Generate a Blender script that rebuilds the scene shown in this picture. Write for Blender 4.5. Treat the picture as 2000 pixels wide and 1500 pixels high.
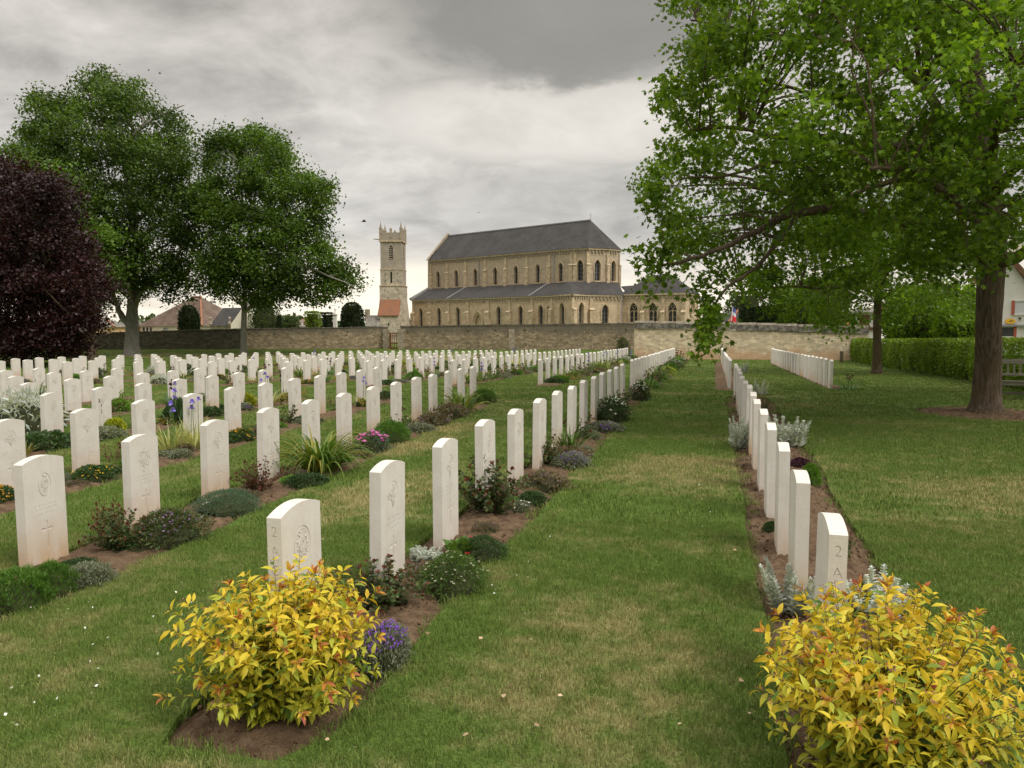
import bpy, bmesh, math, random
import numpy as np
from mathutils import Vector, Matrix
from mathutils.geometry import delaunay_2d_cdt, tessellate_polygon
random.seed(7); rng = np.random.default_rng(11)
R = math.radians
scene = bpy.context.scene
for o in list(bpy.data.objects): bpy.data.objects.remove(o)
COL = scene.collection

# ---------------------------------------------------------------- camera
F = 1500.0; PIT = math.atan(112/1500); PSI = math.atan(392*math.cos(PIT)/F); H = 1.67
cam = bpy.data.objects.new('camera', bpy.data.cameras.new('camera')); COL.objects.link(cam)
cam.location = (0, 0, H); cam.rotation_euler = (math.pi/2-PIT, 0, PSI)
cam.data.sensor_width = 36; cam.data.lens = 36*F/2000; cam.data.clip_start = 0.05; cam.data.clip_end = 6000
scene.camera = cam
scene.render.resolution_x = 1024; scene.render.resolution_y = 768
scene.view_settings.view_transform = 'Standard'; scene.view_settings.look = 'None'
scene.view_settings.exposure = 0.56; scene.view_settings.gamma = 1
SUN_EL = 52; SUN_AZ = 112      # azimuth in degrees clockwise from +Y

# plan helpers: a direction and a distance as seen from where the photographer stood
def hw(xc, z):
    c, s = math.cos(PSI), math.sin(PSI)
    return xc*c-z*s, xc*s+z*c
def at(px, Z, py=None):
    y = 0 if py is None else (750-py)/F
    fw = math.cos(PIT)+(y if py is not None else 0.0)*math.sin(PIT)
    up = -math.sin(PIT)+y*math.cos(PIT)
    if py is None: fw = math.cos(PIT)+math.tan(PIT)*math.sin(PIT)
    t = Z/fw
    u, v = hw((px-1000)/F*t, Z)
    return (u, v) if py is None else (u, v, H+up*t)
def gz(u, v):
    a = -0.4*(1-math.exp(-max(0.0, -u-2)/14))
    t = min(1, max(0, (v-48)/12)); t = t*t*(3-2*t)
    return a-0.0135*min(26, max(0, v-20))*(1-t)
def gr(px, py, dz=0.0):
    x = (px-1000)/F; y = (750-py)/F
    fw = math.cos(PIT)+y*math.sin(PIT); up = -math.sin(PIT)+y*math.cos(PIT)
    z = 0
    for _ in range(8):
        t = (z+dz-H)/up; u, v = hw(x*t, fw*t); z = gz(u, v)
    return u, v, fw*t

# ---------------------------------------------------------------- node helpers
class NT:
    def __init__(s, nt): s.nt = nt; s.n = nt.nodes; s.l = nt.links; s.n.clear()
    def new(s, t, **k):
        nd = s.n.new(t)
        for a, b in k.items():
            if a.startswith('i_'): s.set(nd, a[2:].replace('_', ' '), b)
            else: setattr(nd, a, b)
        return nd
    def set(s, nd, key, val):
        sk = nd.inputs[key]
        if isinstance(val, bpy.types.NodeSocket): s.l.new(val, sk)
        else: sk.default_value = val
    def m(s, op, a, b=0.0, c=None, clamp=False):
        nd = s.n.new('ShaderNodeMath'); nd.operation = op; nd.use_clamp = clamp
        s.set(nd, 0, a); s.set(nd, 1, b)
        if c is not None: s.set(nd, 2, c)
        return nd.outputs[0]
    def mr(s, v, a, b, c=0.0, d=1.0, smooth=True):
        nd = s.n.new('ShaderNodeMapRange'); nd.interpolation_type = 'SMOOTHSTEP' if smooth else 'LINEAR'
        for k, x in zip(range(5), (v, a, b, c, d)): s.set(nd, k, x)
        return nd.outputs[0]
    def noise(s, vec, scale, detail=4, rough=.55, dist=0.0, out=0):
        nd = s.n.new('ShaderNodeTexNoise')
        if vec is not None: s.l.new(vec, nd.inputs['Vector'])
        nd.inputs['Scale'].default_value = scale; nd.inputs['Detail'].default_value = detail
        nd.inputs['Roughness'].default_value = rough; nd.inputs['Distortion'].default_value = dist
        return nd.outputs[out]
    def mapv(s, vec, sc=(1, 1, 1), loc=(0, 0, 0), rot=(0, 0, 0)):
        nd = s.n.new('ShaderNodeMapping'); s.l.new(vec, nd.inputs[0])
        nd.inputs['Scale'].default_value = sc; nd.inputs['Location'].default_value = loc; nd.inputs['Rotation'].default_value = rot
        return nd.outputs[0]
    def mix(s, f, a, b, mode='MIX'):
        nd = s.n.new('ShaderNodeMix'); nd.data_type = 'RGBA'; nd.blend_type = mode
        s.set(nd, 0, f)
        for i, x in ((6, a), (7, b)):
            if isinstance(x, bpy.types.NodeSocket): s.l.new(x, nd.inputs[i])
            else: nd.inputs[i].default_value = (*x, 1) if len(x) == 3 else x
        return nd.outputs[2]
    def ramp(s, f, stops):
        nd = s.n.new('ShaderNodeValToRGB'); s.set(nd, 0, f)
        el = nd.color_ramp.elements
        while len(el) < len(stops): el.new(.5)
        for e, (p, c) in zip(el, stops): e.position = p; e.color = (*c, 1) if len(c) == 3 else c
        return nd.outputs[0]

# ---------------------------------------------------------------- world: an overcast evening sky
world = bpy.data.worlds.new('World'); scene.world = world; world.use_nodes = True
W = NT(world.node_tree)
tc = W.new('ShaderNodeTexCoord').outputs['Generated']
sp = W.new('ShaderNodeSeparateXYZ', i_Vector=tc).outputs
az = W.m('ARCTAN2', sp[0], sp[1]); el = W.m('ARCSINE', sp[2])
den = W.m('ADD', W.m('MAXIMUM', sp[2], 0.0), 0.24)
cb = W.new('ShaderNodeCombineXYZ', i_X=W.m('DIVIDE', sp[0], den), i_Y=W.m('DIVIDE', sp[1], den), i_Z=0.0).outputs[0]
n1 = W.noise(cb, 1.25, 8, .56, .35); n2 = W.noise(W.mapv(cb, loc=(5.2, 1.3, 0)), 3.6, 8, .60, .3)
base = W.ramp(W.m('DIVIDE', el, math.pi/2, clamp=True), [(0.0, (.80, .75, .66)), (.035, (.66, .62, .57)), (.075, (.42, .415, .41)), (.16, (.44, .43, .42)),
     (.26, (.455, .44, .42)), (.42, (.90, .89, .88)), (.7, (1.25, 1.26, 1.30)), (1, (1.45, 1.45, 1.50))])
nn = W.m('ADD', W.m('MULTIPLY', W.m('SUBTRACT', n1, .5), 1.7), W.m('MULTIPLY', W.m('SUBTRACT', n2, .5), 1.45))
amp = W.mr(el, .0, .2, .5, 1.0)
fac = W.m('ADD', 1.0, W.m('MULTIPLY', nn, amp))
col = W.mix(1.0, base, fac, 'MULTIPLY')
def blob(azd, eld, sa, se, dist):
    a = W.m('DIVIDE', W.m('SUBTRACT', az, R(azd)), R(sa)); e = W.m('DIVIDE', W.m('SUBTRACT', el, R(eld)), R(se))
    d = W.m('ADD', W.m('ADD', W.m('MULTIPLY', a, a), W.m('MULTIPLY', e, e)), W.m('MULTIPLY', nn, dist))
    return W.mr(d, .55, 1.35, 1.0, 0.0)
dk = blob(-10.5, 24.0, 15.5, 7.4, -1.5)
col = W.mix(W.m('MULTIPLY', dk, .88), col, (.195, .193, .183))
dk2 = blob(-6, 8.6, 12.0, 3.0, -1.4)
col = W.mix(W.m('MULTIPLY', dk2, .30), col, (.34,.34,.335))
bt = blob(-10.5, 14.4, 15, 2.6, 2.4)
col = W.mix(W.m('MULTIPLY', bt, .42), col, (.72, .69, .65))
hz = blob(-20, 2.2, 16, 2.6, 1.6)
col = W.mix(W.m('MULTIPLY', hz, .5), col, (.92, .86, .74))
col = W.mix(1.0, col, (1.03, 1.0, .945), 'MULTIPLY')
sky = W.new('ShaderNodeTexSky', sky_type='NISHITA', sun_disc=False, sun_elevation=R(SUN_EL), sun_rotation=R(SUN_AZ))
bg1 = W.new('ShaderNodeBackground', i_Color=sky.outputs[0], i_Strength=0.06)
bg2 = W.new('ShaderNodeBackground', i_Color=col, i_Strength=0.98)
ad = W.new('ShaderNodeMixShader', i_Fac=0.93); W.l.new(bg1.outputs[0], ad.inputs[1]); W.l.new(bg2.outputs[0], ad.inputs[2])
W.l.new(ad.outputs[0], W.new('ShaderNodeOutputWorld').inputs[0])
sun = bpy.data.objects.new('sun', bpy.data.lights.new('sun', 'SUN')); COL.objects.link(sun)
sun.data.energy = 1.5; sun.data.angle = R(24); sun.data.color = (1.0, .95, .87)
sd = Vector((math.sin(R(SUN_AZ))*math.cos(R(SUN_EL)), math.cos(R(SUN_AZ))*math.cos(R(SUN_EL)), math.sin(R(SUN_EL))))
sun.rotation_euler = sd.to_track_quat('Z', 'Y').to_euler(); sun.location = (30, 20, 40)

# ---------------------------------------------------------------- materials
def mat(name, fn, rough=.8, bump=None, spec=.3):
    m = bpy.data.materials.new(name); m.use_nodes = True; t = NT(m.node_tree)
    pr = t.new('ShaderNodeBsdfPrincipled'); pr.inputs['Roughness'].default_value = rough
    pr.inputs['Specular IOR Level'].default_value = spec
    out = t.new('ShaderNodeOutputMaterial'); t.l.new(pr.outputs[0], out.inputs[0])
    r = fn(t)
    if isinstance(r, tuple) and len(r) == 2 and isinstance(r[0], bpy.types.NodeSocket): c, b = r
    else: c, b = r, None
    if isinstance(c, bpy.types.NodeSocket): t.l.new(c, pr.inputs['Base Color'])
    else: pr.inputs['Base Color'].default_value = (*c, 1)
    if b is not None:
        bp = t.new('ShaderNodeBump'); bp.inputs['Strength'].default_value = bump[0]; bp.inputs['Distance'].default_value = bump[1]
        t.l.new(b, bp.inputs['Height']); t.l.new(bp.outputs[0], pr.inputs['Normal'])
    return m
def wpos(t): return t.new('ShaderNodeNewGeometry').outputs['Position']
def opos(t): return t.new('ShaderNodeTexCoord').outputs['Object']
def plain(name, c, rough=.7, var=.15, sc=6.0, bump=None, spec=.3):
    def fn(t):
        n = t.noise(opos(t), sc, 5)
        c2 = tuple(x*(1-var) for x in c); c1 = tuple(min(1, x*(1+var)) for x in c)
        return t.mix(t.mr(n, .3, .7), c2, c1), n
    return mat(name, fn, rough, bump or (.25, .01), spec)
def leafmat(name, cols, trans=.35, rough=.5, world_sc=1.2, spec=.35, wvar=.35):
    """cols: colours picked leaf by leaf; light passes through a leaf"""
    m = bpy.data.materials.new(name); m.use_nodes = True; t = NT(m.node_tree)
    g = t.new('ShaderNodeNewGeometry')
    k = len(cols)
    rnd = g.outputs['Random Per Island']
    c = t.ramp(rnd, [(i/max(1, k-1) if k > 1 else 0, cc) for i, cc in enumerate(cols)]) if k > 1 else None
    if c is None: c = t.mix(0.0, cols[0], cols[0])
    n = t.noise(g.outputs['Position'], world_sc, 2)
    oi = t.new('ShaderNodeObjectInfo').outputs['Random']
    v = t.m('MULTIPLY', t.mr(n, .3, .7, 1-wvar, 1+wvar), t.mr(oi, 0, 1, .86, 1.14, False))
    c = t.mix(1.0, c, v, 'MULTIPLY')
    pr = t.new('ShaderNodeBsdfPrincipled'); pr.inputs['Roughness'].default_value = rough; pr.inputs['Specular IOR Level'].default_value = spec
    t.l.new(c, pr.inputs['Base Color'])
    tr = t.new('ShaderNodeBsdfTranslucent'); c2 = t.mix(1.0, c, (1.25, 1.25, .55), 'MULTIPLY'); t.l.new(c2, tr.inputs[0])
    mx = t.new('ShaderNodeMixShader'); mx.inputs[0].default_value = trans
    t.l.new(pr.outputs[0], mx.inputs[1]); t.l.new(tr.outputs[0], mx.inputs[2])
    t.l.new(mx.outputs[0], t.new('ShaderNodeOutputMaterial').inputs[0])
    return m
M = {}
def _grasscol(t, blades):
    p = wpos(t)
    a = t.noise(t.mapv(p, (.35, .8, .2)), 1.0, 5, .6)
    b = t.noise(p, 5.5, 6, .7); c = t.noise(p, 60, 2, .6)
    sx = t.new('ShaderNodeSeparateXYZ', i_Vector=p).outputs
    def patch(u, v, ru, rv):
        x = t.m('DIVIDE', t.m('SUBTRACT', sx[0], u), ru); y = t.m('DIVIDE', t.m('SUBTRACT', sx[1], v), rv)
        return t.mr(t.m('ADD', t.m('MULTIPLY', x, x), t.m('MULTIPLY', y, y)), 0, 1, 1, 0)
    dry = t.m('MULTIPLY', t.m('SUBTRACT', a, .40), 2.3)
    for q in ((-.55, 3.6, .8, 1.2), (-.2, 9.3, 1.3, 1.6), (2.9, 8.6, 1.6, 1.5), (-3.2, 7.2, .8, 2.5), (4.8, 9.5, 2, 1.1), (-1.5, 2.0, 2, .7), (-4.3, 11, .8, 3), (-30, 52, 30, 4)):
        dry = t.m('ADD', dry, t.m('MULTIPLY', patch(*q), .50))
    dry = t.m('ADD', dry, t.m('MULTIPLY', t.m('SUBTRACT', b, .53), 2.3))
    dry = t.mr(dry, .05, 1.0, 0, 1)
    if blades:
        rd = t.new('ShaderNodeNewGeometry').outputs['Random Per Island']
        g1 = t.mix(rd, (.085, .145, .024), (.185, .255, .055)); d1 = t.mix(rd, (.27, .25, .09), (.45, .385, .18))
        f = t.m('MULTIPLY', dry, t.mr(rd, .0, .9, .45, 1.1, False), clamp=True)
    else:
        g1 = t.mix(t.mr(c, .3, .7), (.050, .088, .015), (.11, .165, .033)); d1 = t.mix(t.mr(c, .3, .7), (.17, .15, .06), (.31, .26, .12)); f = dry
    return t.mix(f, g1, d1), c
M['lawn'] = mat('lawn_turf', lambda t: _grasscol(t, False), .95, (.7, .03), .1)
M['blade'] = mat('grass_blades', lambda t: _grasscol(t, True)[0], .75, None, .15)
def _soil(t):
    p = wpos(t); a = t.noise(p, 9, 6, .7); b = t.noise(p, 70, 3, .7); c = t.noise(p, 1.3, 3)
    col = t.mix(t.mr(a, .3, .72), (.080, .050, .030), (.23, .155, .095))
    col = t.mix(t.m('MULTIPLY', t.mr(b, .62, .75), .5), col, (.38, .28, .19))
    col = t.mix(t.m('MULTIPLY', t.mr(c, .35, .65), .45), col, (.145, .095, .058))
    return col, t.m('ADD', a, t.m('MULTIPLY', b, .6))
M['soil'] = mat('garden_soil', _soil, .95, (1.0, .03), .1)
def _stone(t):
    p = opos(t); w = wpos(t); oi = t.new('ShaderNodeObjectInfo').outputs['Random']
    a = t.noise(w, 7, 5, .6); b = t.noise(w, 55, 4, .7); c = t.noise(t.mapv(w, (1, 1, .25)), 9, 4, .6)
    col = t.mix(t.mr(a, .3, .7), (.65, .605, .545), (.72, .685, .63))
    col = t.mix(t.m('MULTIPLY', oi, .30), col, (.60, .55, .47))
    strk = t.noise(t.mapv(w, (9, 9, .9)), 2.2, 4, .6)
    col = t.mix(t.m('MULTIPLY', t.mr(strk, .55, .78), .28), col, (.40, .37, .30))
    col = t.mix(t.m('MULTIPLY', t.mr(b, .52, .72), .26), col, (.42, .385, .34))
    z = t.new('ShaderNodeSeparateXYZ', i_Vector=p).outputs[2]
    s = t.m('MULTIPLY', t.mr(t.m('ADD', z, t.m('MULTIPLY', c, .5)), .68, .26, 0, 1), t.mr(oi, .25, .95, .22, 1.15))
    col = t.mix(t.m('MULTIPLY', s, t.mr(c, .25, .7, .25, 1)), col, (.52, .34, .18))
    col = t.mix(t.m('MULTIPLY', t.mr(t.m('ADD', z, t.m('MULTIPLY', a, .1)), .12, .03, 0, 1), .45), col, (.42, .32, .22))
    return col, t.m('ADD', b, t.m('MULTIPLY', a, .5))
M['stone'] = mat('white_limestone', _stone, .78, (.35, .004), .25)
M['relief'] = plain('carved_limestone', (.60, .56, .505), .85, .12, 60)
def _bark(c1, c2, moss):
    def fn(t):
        w = wpos(t); a = t.noise(t.mapv(w, (1, 1, .12)), 22, 6, .7); b = t.noise(w, 1.7, 4)
        col = t.mix(t.mr(a, .3, .7), c1, c2)
        return t.mix(t.m('MULTIPLY', t.mr(b, .42, .62), .65), col, moss), a
    return fn
M['bark'] = mat('brown_bark', _bark((.060, .043, .030), (.19, .145, .105), (.105, .078, .035)), .95, (1.0, .05), .1)
M['barkgrey'] = mat('grey_bark', _bark((.17, .155, .135), (.36, .34, .30), (.19, .20, .14)), .95, (.8, .05), .1)
def masonry(name, c1, c2, mortar, bw, bh, stain=None, stainz=None, bump=(.6, .02), mort=.012, holes=False, rub=1.0, lo=None):
    def fn(t):
        p = opos(t)      # x along the wall, z up, in metres
        sx = t.new('ShaderNodeSeparateXYZ', i_Vector=p).outputs
        uv = t.new('ShaderNodeTexCoord').outputs['UV']
        wob = t.noise(uv, 2.5, 3, .6, out=1)
        v = t.new('ShaderNodeMixRGB', i_Fac=.05*rub, i_Color1=uv, i_Color2=wob).outputs[0]
        br = t.new('ShaderNodeTexBrick', offset=.5); t.l.new(v, br.inputs['Vector'])
        for k, x in (('Color1', (*c1, 1)), ('Color2', (*c2, 1)), ('Mortar', (*mortar, 1)), ('Scale', 1.0), ('Mortar Size', mort), ('Mortar Smooth', .3), ('Brick Width', bw), ('Row Height', bh)):
            br.inputs[k].default_value = x
        a = t.noise(uv, 1.6, 5, .65); b = t.noise(uv, 14, 4, .7)
        vo = t.new('ShaderNodeTexVoronoi'); t.l.new(t.mapv(v, (1.5/bw, 1.0/bh*.8, 1)), vo.inputs['Vector']); vo.inputs['Scale'].default_value = 1.0; vo.inputs['Randomness'].default_value = .9
        vb = t.new('ShaderNodeSeparateXYZ', i_Vector=vo.outputs['Color']).outputs[0]
        brc = t.mix(1.0, br.outputs[0], t.mr(vb, 0, 1, 1-.42*min(1, rub), 1+.40*min(1, rub), False), 'MULTIPLY')
        col = t.mix(t.m('MULTIPLY', t.mr(a, .35, .68), .5), brc, tuple(x*.62 for x in c1))
        col = t.mix(t.m('MULTIPLY', t.mr(b, .55, .75), .4), col, tuple(min(1, x*1.35) for x in c2))
        if stain:
            vv = t.new('ShaderNodeSeparateXYZ', i_Vector=uv).outputs[1]
            q = t.mr(t.m('ADD', vv, t.m('MULTIPLY', t.m('SUBTRACT', t.noise(t.mapv(uv, (1, .35, 1)), 1.1, 5, .65), .5), 2.0)), stainz[0], stainz[1], 0, 1)
            col = t.mix(t.m('MULTIPLY', q, stainz[2]), col, stain)
        return col, t.m('ADD', t.m('MULTIPLY', br.outputs[1], -1.0), t.m('MULTIPLY', b, .8))
    return mat(name, fn, .92, bump, .15)
M['church'] = masonry('church_limestone', (.63, .485, .325), (.50, .39, .27), (.42, .34, .24), .62, .30, (.36, .31, .24), (4.0, 11.5, .55), mort=.010, rub=.3)
M['churchtrim'] = plain('church_trim_stone', (.50, .395, .26), .9, .25, 3)
M['churchdark'] = plain('weathered_frieze_stone', (.33, .275, .20), .9, .3, 5)
M['tower'] = masonry('tower_limestone', (.60, .52, .40), (.46, .40, .31), (.46, .40, .31), .45, .24, (.29, .25, .20), (6, 11.5, .7), mort=.01, rub=.6)
M['rubble'] = masonry('rubble_wall_stone', (.60, .46, .30), (.34, .275, .19), (.24, .20, .14), .34, .105, (.20, .175, .14), (.75, 1.5, .80), (1.0, .05), .012, rub=1.6)
M['rubbledark'] = masonry('shade_tinted_mossy_stone', (.15, .13, .085), (.09, .085, .06), (.07, .065, .045), .34, .105, (.07, .06, .05), (1.1, 1.7, .6), (1.0, .05), .012, rub=1.6)  # darker copy of the rubble stone, tree shade mixed into its colour
M['cream'] = masonry('cream_wall_stone', (.72, .61, .44), (.60, .48, .32), (.56, .46, .32), .42, .105, (.56, .34, .20), (.45, -.15, .75), (.7, .03), .008, rub=.7)
M['coping'] = plain('grey_weathered_coping', (.165, .15, .125), .95, .55, 4, (.9, .05))
def _slate(t):
    uv = t.new('ShaderNodeTexCoord').outputs['UV']
    br = t.new('ShaderNodeTexBrick', offset=.5); t.l.new(uv, br.inputs['Vector'])
    for k, x in (('Color1', (.058, .054, .051, 1)), ('Color2', (.040, .038, .037, 1)), ('Mortar', (.04, .038, .04, 1)), ('Scale', 1.0), ('Mortar Size', .012), ('Brick Width', .3), ('Row Height', .2)):
        br.inputs[k].default_value = x
    a = t.noise(uv, .5, 5, .65)
    return t.mix(t.m('MULTIPLY', t.mr(a, .35, .7), .55), br.outputs[0], (.085, .076, .068)), br.outputs[1]
M['slate'] = mat('grey_slate', _slate, .8, (.3, .01), .2)
def _tile(c1, c2):
    def fn(t):
        uv = t.new('ShaderNodeTexCoord').outputs['UV']
        v = t.new('ShaderNodeSeparateXYZ', i_Vector=uv).outputs[1]
        s = t.m('FRACT', t.m('MULTIPLY', v, 3.0)); a = t.noise(uv, .8, 5, .65); b = t.noise(uv, 9, 3)
        col = t.mix(t.mr(a, .35, .65), c1, c2); col = t.mix(t.m('MULTIPLY', b, .4), col, tuple(x*.5 for x in c1))
        return col, s
    return fn
M['tile'] = mat('brown_roof_tiles', _tile((.125, .085, .062), (.20, .145, .11)), .85, (1.0, .08), .2)
M['redtile'] = mat('red_roof_tiles', _tile((.35, .15, .08), (.25, .14, .09)), .85, (.8, .06), .2)
M['lead'] = plain('pale_lead_flashing', (.24, .235, .23), .6, .1, 3)
M['glass'] = plain('dark_leaded_glass', (.035, .035, .04), .25, .4, 14, (.3, .01), .6)
M['dark'] = plain('dark_opening', (.012, .011, .010), .9, .2)
M['gate'] = plain('rust_brown_gate_paint', (.24, .085, .035), .7, .2)
M['render'] = plain('cream_render', (.70, .64, .52), .9, .06, 2)
M['white'] = plain('white_render', (.74, .71, .66), .9, .05, 2)
M['orangewall'] = plain('apricot_render', (.75, .50, .28), .9, .05, 2)
M['orange'] = plain('bright_orange_canvas', (.85, .22, .08), .7, .05)
M['woodbrown'] = plain('brown_timber', (.16, .075, .042), .7, .2)
M['shutter'] = plain('red_brown_shutter_paint', (.42, .11, .07), .6, .1)
M['yellow'] = plain('yellow_sign_enamel', (.85, .47, .03), .4, .03)
M['blue'] = plain('dark_blue_enamel', (.03, .05, .18), .4, .03)
M['flagblue'] = plain('flag_blue_cloth', (.10, .14, .42), .8, .05); M['flagwhite'] = plain('flag_white_cloth', (.72, .72, .76), .8, .04); M['flagred'] = plain('flag_red_cloth', (.68, .035, .05), .8, .05)
M['metal'] = plain('grey_metal', (.3, .3, .3), .5, .1)
M['blind'] = plain('pale_roller_blind', (.62, .62, .63), .6, .04)
def _bw(t):
    w = opos(t); a = t.noise(t.mapv(w, (.6, 14, 14)), 5, 5, .65)
    return t.mix(t.mr(a, .3, .7), (.13, .12, .09), (.27, .25, .20)), a
M['capstone'] = plain('pale_capstones', (.42, .37, .29), .9, .3, 5)
M['bench'] = mat('weathered_teak', _bw, .9, (.5, .004), .15)
M['bird'] = plain('dark_feathers', (.02, .018, .018), .8, .1)
M['stem'] = plain('green_brown_stem', (.10, .075, .035), .8, .3); M['greenstem'] = plain('green_flower_stem', (.12, .19, .055), .7, .2)
M['treeA'] = leafmat('fresh_lobed_tree_leaf', [(.060, .120, .010), (.11, .195, .016), (.19, .285, .024), (.080, .155, .012)], .45, .55, .45, spec=.2, wvar=.38)
M['treeB'] = leafmat('bright_tree_leaf', [(.12, .21, .018), (.18, .29, .025), (.14, .25, .02)], .45, .45, .5, wvar=.2)
M['treeC'] = leafmat('dark_beech_leaf', [(.042, .088, .012), (.078, .135, .018), (.120, .185, .028)], .32, .5, .30, wvar=.4)
M['treeD'] = leafmat('mid_beech_leaf', [(.048, .102, .011), (.088, .158, .018), (.135, .21, .030)], .35, .5, .30, wvar=.4)
M['copper'] = leafmat('copper_beech_leaf', [(.014, .005, .007), (.034, .010, .014), (.064, .022, .024), (.028, .016, .010)], .25, .4, .35, wvar=.45)
M['yew'] = leafmat('dark_yew_needles', [(.016, .032, .010), (.028, .052, .014)], .15, .6, 1.0)
M['hedge'] = leafmat('fresh_hedge_leaf', [(.11, .19, .016), (.19, .29, .026), (.27, .37, .035), (.12, .21, .018)], .35, .4, 1.0, wvar=.2)
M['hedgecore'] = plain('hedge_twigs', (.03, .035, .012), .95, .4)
M['far'] = leafmat('distant_foliage', [(.055, .085, .025), (.085, .125, .035)], .3, .6, .2)
def _spirea(t):
    g = t.new('ShaderNodeNewGeometry'); rd = g.outputs['Random Per Island']
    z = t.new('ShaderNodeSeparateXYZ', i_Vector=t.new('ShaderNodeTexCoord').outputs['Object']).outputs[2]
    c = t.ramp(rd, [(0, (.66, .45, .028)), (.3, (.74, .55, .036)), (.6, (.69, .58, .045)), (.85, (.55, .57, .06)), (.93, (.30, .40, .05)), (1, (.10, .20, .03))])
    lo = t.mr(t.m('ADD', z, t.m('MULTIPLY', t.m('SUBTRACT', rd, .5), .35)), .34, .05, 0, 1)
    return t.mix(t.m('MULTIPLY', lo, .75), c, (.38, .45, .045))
def leafmat2(name, fn, trans, rough):
    m = bpy.data.materials.new(name); m.use_nodes = True; t = NT(m.node_tree); c = fn(t)
    pr = t.new('ShaderNodeBsdfPrincipled'); pr.inputs['Roughness'].default_value = rough; pr.inputs['Specular IOR Level'].default_value = .3
    t.l.new(c, pr.inputs['Base Color']); tr = t.new('ShaderNodeBsdfTranslucent'); t.l.new(c, tr.inputs[0])
    mx = t.new('ShaderNodeMixShader'); mx.inputs[0].default_value = trans; t.l.new(pr.outputs[0], mx.inputs[1]); t.l.new(tr.outputs[0], mx.inputs[2])
    t.l.new(mx.outputs[0], t.new('ShaderNodeOutputMaterial').inputs[0]); return m
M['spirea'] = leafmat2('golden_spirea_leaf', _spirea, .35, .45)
M['spireatip'] = leafmat('orange_red_young_leaf', [(.50, .13, .05), (.62, .28, .05), (.36, .08, .05), (.66, .42, .05), (.66, .46, .05)], .3, .5, 3, wvar=.1)
M['spireabud'] = leafmat('dusky_flower_bud', [(.22, .09, .08), (.34, .13, .12), (.16, .09, .06)], .1, .7, 3)
M['greenleaf'] = leafmat('mid_green_leaf', [(.05, .11, .022), (.08, .16, .03)], .3, .45, 3)
L = dict(
 rose=[(.032, .062, .018), (.070, .110, .030), (.10, .145, .042), (.13, .060, .030)], redrose=[(.10, .030, .018), (.15, .045, .025), (.05, .06, .02)],
 dark=[(.032, .068, .020), (.060, .115, .030)], green=[(.075, .145, .026), (.125, .21, .038)], bright=[(.09, .20, .015), (.14, .28, .025)],
 blue=[(.085, .15, .085), (.13, .205, .12)], grey=[(.15, .17, .11), (.24, .26, .18)], silver=[(.36, .40, .36), (.52, .55, .52), (.60, .62, .60)],
 heath=[(.12, .085, .055), (.20, .15, .085), (.10, .12, .045)], purpleleaf=[(.06, .02, .04), (.10, .035, .06)],
 lime=[(.26, .32, .02), (.42, .44, .02)], tawny=[(.35, .27, .08), (.2, .22, .05)], lily=[(.07, .14, .02), (.12, .20, .03), (.32, .28, .05)],
 varieg=[(.16, .24, .06), (.55, .52, .22), (.62, .60, .33), (.25, .33, .09)], iris=[(.07, .15, .06), (.12, .21, .09)], fern=[(.06, .14, .016), (.10, .20, .028)],
 f_purple=[(.16, .05, .42), (.26, .10, .55)], f_lilac=[(.30, .18, .42), (.42, .25, .45)], f_pink=[(.70, .10, .45), (.80, .25, .60), (.5, .05, .3)], f_white=[(.75, .75, .70), (.82, .82, .76)],
 f_yellow=[(.80, .48, .02), (.75, .55, .04)], f_orange=[(.62, .30, .02), (.72, .40, .03)], f_iris=[(.22, .16, .60), (.34, .26, .72)], f_dark=[(.06, .006, .028), (.09, .010, .04)], f_red=[(.55, .02, .02), (.65, .05, .06)], f_cream=[(.55, .52, .36), (.68, .64, .50)])
for k, v in L.items(): M[k] = leafmat(k+'_plant', v, .15 if k.startswith('f_') else .28, .55, 4, wvar=.12)

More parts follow.
